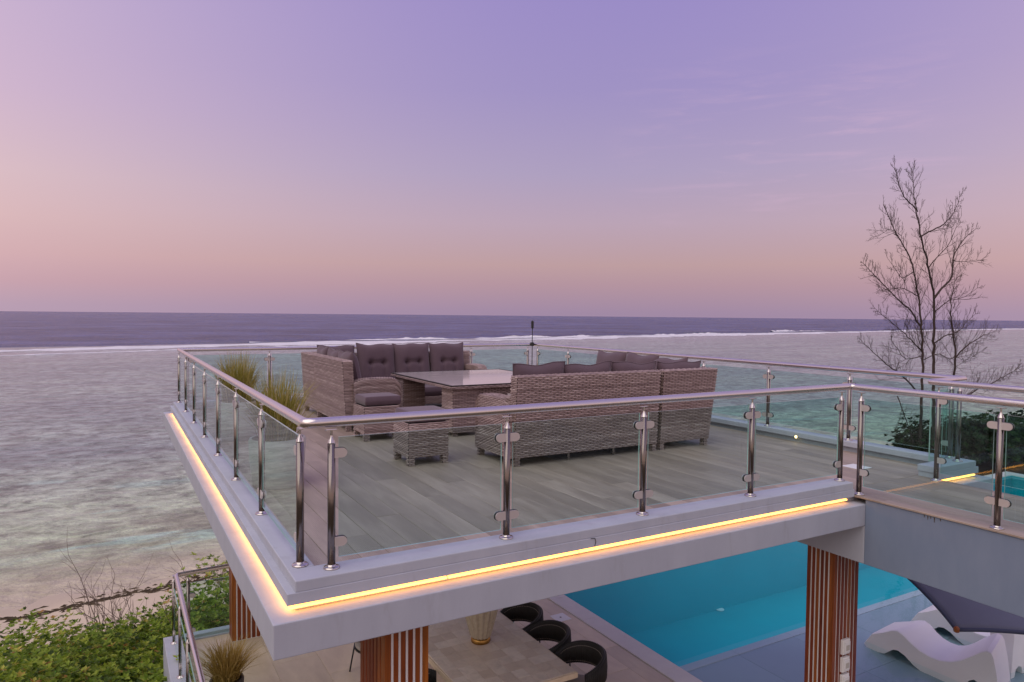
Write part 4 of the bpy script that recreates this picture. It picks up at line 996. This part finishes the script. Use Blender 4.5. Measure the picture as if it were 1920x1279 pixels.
def chair_proto():
    """faces -X (towards the table); origin on the floor."""
    parts = []
    n_ = 40; V = []
    ang = np.linspace(math.radians(-112), math.radians(112), n_)
    prof = [(0, 0), (.022, .0), (.022, 1), (0, 1)]
    for a in ang:
        t_ = abs(a)/math.radians(112); hi = .845-.13*t_**2.2; lo = .555+.03*(1-t_)
        r = .30+.012*math.cos(a)
        for dr, zz in ((-.016, lo), (.016, lo), (.024, (lo+hi)/2), (.018, hi), (0, hi+.012), (-.018, hi), (-.024+.012, (lo+hi)/2)):
            V.append(((r+dr)*math.cos(a), (r+dr)*math.sin(a)*1.02, zz))
    k_ = 7; F = [(i*k_+j, i*k_+(j+1) % k_, (i+1)*k_+(j+1) % k_, (i+1)*k_+j) for i in range(n_-1) for j in range(k_)]
    mb = MB(); mb.add(V, F+[tuple(range(k_)), tuple(range((n_-1)*k_, n_*k_))[::-1]])
    # rope wraps
    for a in np.linspace(math.radians(-110), math.radians(110), 54):
        t_ = abs(a)/math.radians(112); hi = .845-.13*t_**2.2; lo = .555+.03*(1-t_); r = .30+.012*math.cos(a)
        for dr in (.030, -.018):
            mb.tube([((r+dr)*math.cos(a), (r+dr)*math.sin(a)*1.02, lo), ((r+dr+.004)*math.cos(a), (r+dr+.004)*math.sin(a)*1.02, (lo+hi)/2), ((r+dr-.006)*math.cos(a), (r+dr-.006)*math.sin(a)*1.02, hi)], .0065, 5)
    parts.append(('backrest', mb.mesh('backrest', 'black_rope', smooth=True)))
    mb = MB()
    for zz in (.605, .80):
        for a in np.linspace(math.radians(-95), math.radians(95), 40):
            t_ = abs(a)/math.radians(112); z_ = zz-(.02 if zz < .7 else .11)*t_**2.2; r = .272+.012*math.cos(a)
            mb.tube([(r*math.cos(a), r*math.sin(a)*1.02, z_), (r*math.cos(a+.05), r*math.sin(a+.05)*1.02, z_)], .0035, 4)
    parts.append(('stitching', mb.mesh('stitching', 'seat_pad')))
    mb = MB(); mb.lathe([(.01, .40), (.25, .40), (.262, .42), (.262, .44), (.24, .455), (.01, .46)], n=32); parts.append(('seat', mb.mesh('seat', 'seat_pad', smooth=True)))
    mb = MB(); mb.lathe([(.01, .385), (.272, .385), (.275, .40), (.01, .401)], n=32); parts.append(('seat_frame', mb.mesh('seat_frame', 'black_metal')))
    for sx in (-1, 1):
        for sy in (-1, 1):
            mb = MB(); mb.tube([(sx*.20, sy*.20, .395), (sx*.25, sy*.255, 0)], .011, 8); parts.append(('leg', mb.mesh('leg', 'black_metal', smooth=True)))
    for sy in (-1, 1):
        mb = MB(); mb.tube([(.20*math.cos(1), sy*.27, .39), (.285*math.cos(1.2), sy*.285*math.sin(1.2)*1.02, .64)], .009, 6); parts.append(('strut', mb.mesh('strut', 'black_metal')))
    return parts
CP = chair_proto()
def chair(label, x, y, rz):
    t = thing('dining_chair', label, 'chair', (x, y, LF), 'black rope dining chairs'); t.rotation_euler = (0, 0, rz)
    for nm, me in CP:
        o = bpy.data.objects.new(nm, me); C.objects.link(o); o.parent = t
    return t
chair('black rope barrel chair at the near end of the poolside row', 4.70, 6.60, .06)
chair('black rope barrel chair in the middle of the poolside row', 4.66, 7.28, -.04)
chair('black rope barrel chair third along the poolside row, beside the vase', 4.66, 7.93, .03)
chair('black rope barrel chair across the table, only its leg showing past the pillar', 2.99, 8.80, PI+.1)
chair('black rope barrel chair tucked at the near end of the other side', 3.06, 6.92, PI)

planter('tawny fountain grass in dark pot on the lower terrace', 1.17, 8.95, LF, .20, .34, .54, .36, 31, 'planter_dark', 800, 'dry_grass', .0045)

# ------------------------------------------------------------------ shrubs on the bank
def leaf_rosettes(mb, centre, rad, n, seed, size, low=-.2):
    rg = np.random.default_rng(seed); nrm_ = lambda a: a/np.maximum(np.linalg.norm(a, axis=-1, keepdims=True), 1e-6)
    d = nrm_(rg.normal(0, 1, (n*3, 3))); d = d[d[:, 2] > low][:n]; n = len(d)
    rr = rg.random(n)**.30*rg.uniform(.80, 1.12, n); rr = np.where(rg.random(n) < .05, rr*rg.uniform(1.05, 1.35, n), rr)
    lump = 1+.22*np.sin(d[:, 0]*5+seed)+.18*np.sin(d[:, 1]*6+seed*2.1)+.12*np.sin(d[:, 2]*7+seed)
    p = np.array(centre)+d*np.array(rad)*(rr*lump)[:, None]
    up = nrm_(d*.6+np.array([0, 0, .7])+rg.normal(0, .25, (n, 3)))
    a = nrm_(np.cross(up, [.3, .9, .1])); b = np.cross(up, a)
    base = np.clip(rg.normal(.45, .24, n)+.12*math.sin(seed*3.7), 0, .95); base = np.where(rg.random(n) < .015, .97, base); ph = rg.uniform(0, 6, n)
    K = 7
    for q_ in range(K):
        an = (ph+2*PI*q_/K+rg.normal(0, .2, n))[:, None]; o_ = a*np.cos(an)+b*np.sin(an); tl = rg.uniform(.15, .8, (n, 1))
        dr = nrm_(o_*(1-tl*.4)+up*tl); sd_ = nrm_(np.cross(dr, up)); nn_ = np.cross(sd_, dr)
        l_ = size*rg.uniform(.7, 1.25, (n, 1)); w_ = l_*.29; p0 = p+o_*size*.08
        V = np.stack([p0, p0+dr*l_*.5+sd_*w_+nn_*l_*.06, p0+dr*l_*.55, p0+dr*l_*.5-sd_*w_+nn_*l_*.06, p0+dr*l_-nn_*l_*.10], 1).reshape(-1, 3)
        i = np.arange(n)[:, None]*5; F = np.concatenate([i+np.array([t_]) for t_ in ((0, 2, 1), (0, 3, 2), (1, 2, 4), (2, 3, 4))])
        mb.add(V, F, 0, np.repeat(np.clip(base+rg.normal(0, .09, n), 0, 1), 5))
    return list(p)
def stems(mb, base, tips, rg, n=14, r=.022):
    for p in [tips[i] for i in rg.choice(len(tips), min(n, len(tips)), replace=False)]:
        b = np.array(base)+rg.normal(0, .08, 3)*[1, 1, 0]; mid = (b+p)/2+rg.normal(0, .12, 3)
        mb.tube([tuple(b), tuple(mid), tuple(p)], [r, r*.6, r*.25], 5)
def shrub(label, x, y, r, h, seed, size=.115, n=330, name='coastal_shrub', leaf='shrub_leaf', group='shrubs on the bank below the terrace', z=None):
    zb = float(ground_h(x, y)) if z is None else z
    t = thing(name, label, 'shrub', (x, y, zb), group)
    m = MB(); tips = leaf_rosettes(m, (x, y, zb+h*.45), (r, r, h*.62), n, seed, size); m.build('foliage', leaf, t, kind='stuff')
    m = MB(); stems(m, (x, y, zb-.05), tips, np.random.default_rng(seed+500)); m.build('stem', 'dry_twig', t)
    return t
SPOTS = [  # column and top line in the photograph, distance along the bank, radius, label
 (30, 1208, 13.2, 1.15, 'rounded green shrub at the outer edge beside the sand'),
 (112, 1182, 14.6, 1.15, 'green shrub below the small bare twigs on the sand'),
 (182, 1150, 15.8, 1.05, 'green shrub next to the tallest bare twigs'),
 (252, 1150, 16.6, 1.1, 'green shrub in the middle of the bank in front of the fan of twigs'),
 (312, 1122, 16.2, 1.0, 'green shrub touching the lower railing corner'),
 (385, 1092, 15.2, 1.15, 'tall leafy shrub rising behind the lower glass corner'),
 (440, 1088, 16.8, 1.2, 'dense green shrub behind the seaward pillar'),
 (60, 1248, 11.4, 1.1, 'green shrub low on the bank with yellowing leaves'),
 (160, 1232, 11.6, 1.1, 'broad green shrub at the foot of the bank'),
 (255, 1212, 12.2, 1.0, 'shrub crowding against the outside of the lower wall'),
 (300, 1185, 13.6, .9, 'leafy green shrub directly beside the lower terrace wall'),
 (8, 1262, 10.4, 1.0, 'shrub filling the very bottom corner of the picture'),
 (205, 1195, 13.6, 1.1, 'rounded green shrub between the wall and the bare twigs'),
 (110, 1216, 12.8, 1.1, 'green shrub in the centre of the leafy slope'),
 (405, 1125, 13.2, 1.0, 'green shrub pressed against the lower glass pane'),
 (215, 1262, 10.3, 1.0, 'dark shrub below the wall at the bottom of the picture'),
]
for i, (px, ty, yy, r, lab) in enumerate(SPOTS):
    p = ray_plane(px, ty, 1, yy); zg_ = float(ground_h(p.x, yy))
    shrub(lab, p.x, yy, r, (p.z-zg_)/1.12, 40+i, size=.074, n=1900)
def bare_bush(label, x, y, h, n, seed, spread=.5, z=None, mat='dry_twig', name='dead_shrub'):
    rg = np.random.default_rng(seed); zb = float(ground_h(x, y)) if z is None else z
    t = thing(name, label, 'shrub', (x, y, zb), 'bare dry shrubs on the bank'); m = MB()
    def br(p, d, l, r, lev):
        q1 = p+d*l*.5+rg.normal(0, .05*l, 3); q2 = q1+(d+rg.normal(0, .16, 3))*l*.5
        m.tube([tuple(p), tuple(q1), tuple(q2)], [r, r*.75, r*.5], 5)
        if lev > 0:
            for s_ in np.linspace(.35, 1, 4):
                dd = d+rg.normal(0, .42, 3); dd[2] = abs(dd[2])*.7+.25; dd /= np.linalg.norm(dd); br(p+(q2-p)*s_, dd, l*rg.uniform(.35, .6), r*.55, lev-1)
    for i in range(n):
        a = rg.uniform(0, 2*PI); d = np.array([math.cos(a)*spread, math.sin(a)*spread, 1.0])*[rg.uniform(.3, 1.2)]*3 if False else np.array([math.cos(a)*spread*rg.uniform(.2, 1.2), math.sin(a)*spread*rg.uniform(.2, 1.2), 1.0])
        d /= np.linalg.norm(d); br(np.array([x, y, zb-.05]), d, h*rg.uniform(.45, .65), .016, 2)
    m.build('branch', mat, t, kind='stuff')
bare_bush('tall fan of bare grey twigs standing against the sand', ray_plane(200, 1150, 1, 18.6).x, 18.6, 3.5, 9, 71, .35)
bare_bush('slim upright bare twigs beside the taller fan', ray_plane(232, 1150, 1, 18.6).x, 18.6, 3.3, 3, 72, .12)
bare_bush('low bare twigs at the sand edge near the picture corner', -2.6, 16.6, 2.2, 6, 73, .45)
bare_bush('bare upright sticks rising behind the lower glass corner', 1.75, 16.2, 3.9, 5, 74, .16)
bare_bush('brown dry tangle low beside the wall', .95, 19.2, 2.4, 9, 75, .7)

# dark bushes and the bare tree beyond the pool
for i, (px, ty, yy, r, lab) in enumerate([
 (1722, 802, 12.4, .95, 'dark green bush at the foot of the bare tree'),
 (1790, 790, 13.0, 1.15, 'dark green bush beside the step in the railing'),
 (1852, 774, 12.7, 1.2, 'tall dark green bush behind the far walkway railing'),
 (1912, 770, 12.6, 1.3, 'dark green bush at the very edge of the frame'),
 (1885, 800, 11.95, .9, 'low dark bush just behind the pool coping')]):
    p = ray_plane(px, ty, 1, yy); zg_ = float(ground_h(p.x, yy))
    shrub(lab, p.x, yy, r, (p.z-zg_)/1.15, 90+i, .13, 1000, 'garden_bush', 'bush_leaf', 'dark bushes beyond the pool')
def bare_tree():
    YP = 12.2; rg = np.random.default_rng(17)
    base = ray_plane(1752, 880, 1, YP)
    t = thing('bare_tree', 'tall bare tree with fine upswept twigs beyond the pool', 'tree', (base.x, YP, float(ground_h(base.x, YP))))
    def W_(pts, j=.0):
        o = []; dj = 0
        for i, (a, b) in enumerate(pts):
            dj += rg.normal(0, j)
            o.append(np.array(ray_plane(1600+a/2.666, 300+b/2.666, 1, YP+dj)))
        return o
    g0 = float(ground_h(base.x, YP))-.1
    limbs = [ # (points in the picture grid, base radius, tip radius, depth jitter)
     ('trunk', [(402, 1300), (402, 1000), (404, 690), (376, 540), (332, 370), (320, 250), (246, 178), (204, 40)], .075, .012, .10),
     ('trunk', [(345, 1100), (345, 860), (326, 680), (290, 500), (215, 368), (150, 222)], .066, .012, .12),
     ('limb', [(500, 1100), (515, 985), (500, 860), (482, 745), (505, 610)], .045, .010, .10),
     ('limb', [(405, 690), (455, 630), (497, 585), (500, 480), (560, 385), (612, 345)], .042, .008, .16),
     ('limb', [(332, 385), (400, 350), (455, 320), (500, 270), (545, 160)], .030, .007, .16),
     ('limb', [(344, 850), (300, 765), (215, 690), (120, 590), (48, 515)], .035, .007, .18),
     ('limb', [(344, 960), (250, 860), (175, 800), (108, 742)], .026, .006, .18),
     ('limb', [(330, 1170), (260, 1090), (150, 1010), (38, 900)], .034, .007, .15),
     ('limb', [(406, 915), (440, 885), (520, 860), (610, 770)], .024, .006, .18),
     ('limb', [(515, 985), (560, 930), (630, 890), (715, 850)], .028, .006, .16),
     ('limb', [(520, 1190), (590, 1165), (700, 1112), (850, 1030)], .030, .007, .15),
     ('limb', [(340, 980), (260, 1000), (190, 900)], .020, .006, .15),
     ('limb', [(404, 760), (480, 700), (560, 690), (620, 640)], .022, .006, .18),
     ('limb', [(300, 560), (240, 600), (170, 490)], .018, .005, .18),
     ('limb', [(322, 260), (300, 160), (290, 50)], .018, .005, .14),
     ('limb', [(376, 540), (430, 470), (470, 440), (540, 280)], .020, .005, .18),
     ('limb', [(325, 680), (250, 640), (190, 640), (130, 650)], .018, .005, .18),
     ('limb', [(500, 500), (540, 510), (640, 500)], .014, .005, .15),
     ('limb', [(350, 1000), (430, 960), (470, 1000), (640, 960)], .018, .005, .18),
     ('limb', [(220, 1180), (255, 1280), (300, 1400)], .02, .012, .1),
     ('limb', [(240, 380), (200, 350), (140, 340)], .010, .004, .1),
    ]
    tw = MB()
    def twig(p, d, l, r, lev):
        k_ = 5; P = [p]; dd = d.copy()
        for i in range(k_):
            dd = dd+rg.normal(0, .07, 3)+np.array([0, 0, .055]); dd /= np.linalg.norm(dd); P.append(P[-1]+dd*l/k_)
        tw.tube([tuple(q_) for q_ in P], [r*(1-.7*i/k_) for i in range(k_+1)], 3 if lev == 0 else 4, cap=False)
        if lev > 0:
            n_ = rg.integers(4, 7)
            for q_ in range(n_):
                s_ = .18+.8*(q_+rg.random()*.8)/n_; i = min(int(s_*k_), k_-1); q2 = P[i]+(P[i+1]-P[i])*(s_*k_-i)
                sg = 1 if (q_ % 2) else -1; ax = P[i+1]-P[i]; ax /= np.linalg.norm(ax)
                perp = np.cross(ax, [.15, 1, .1])*sg+rg.normal(0, .3, 3); nd = ax*.95+perp*.6+np.array([0, 0, .12]); nd /= np.linalg.norm(nd)
                twig(q2, nd, l*(1.05-.6*s_)*rg.uniform(.35, .6), max(r*.62, .0028), lev-1)
    for nm, pts, r0, r1, j in limbs:
        P = W_(pts, j)
        if nm == 'trunk' : P = [np.array([P[0][0]*1.0, P[0][1], g0])]+P
        # resample smoothly
        d = np.r_[0, np.cumsum([np.linalg.norm(b-a) for a, b in zip(P, P[1:])])]; tt = np.linspace(0, d[-1], max(8, int(d[-1]/.19)))
        Q = np.stack([np.interp(tt, d, [p[i] for p in P]) for i in range(3)], 1)
        Q[1:-1] = (Q[:-2]+Q[1:-1]*2+Q[2:])/4; Q[1:-1] += rg.normal(0, .012, Q[1:-1].shape)
        m = MB(); m.tube([tuple(q_) for q_ in Q], list(np.linspace(r0*.8, r1*.75, len(Q))), 8); m.build(nm, 'bark', t, smooth=True)
        for i in range(2, len(Q)):
            if nm == 'trunk' and Q[i][2] < .2: continue
            d_ = Q[i]-Q[i-1]; d_ /= np.linalg.norm(d_)
            for sg in (1, -1):
                if rg.random() < .12: continue
                perp = np.cross(d_, [.1, 1, .1])*sg+rg.normal(0, .35, 3)*[.6, 1, .6]; nd = d_*.9+perp*.65+np.array([0, 0, .15]); nd /= np.linalg.norm(nd)
                f_ = i/len(Q); ln_ = rg.uniform(.55, 1.3)*(1.15-.88*f_)*(1.0 if nm == 'trunk' else .85)
                twig(Q[i], nd, ln_, .0066, 2 if rg.random() < .8 else 1)
    tw.build('twigs', 'bark', t, kind='stuff')
bare_tree()
for o in list(bpy.data.objects):
    if o.name.startswith('tmp'): bpy.data.objects.remove(o)
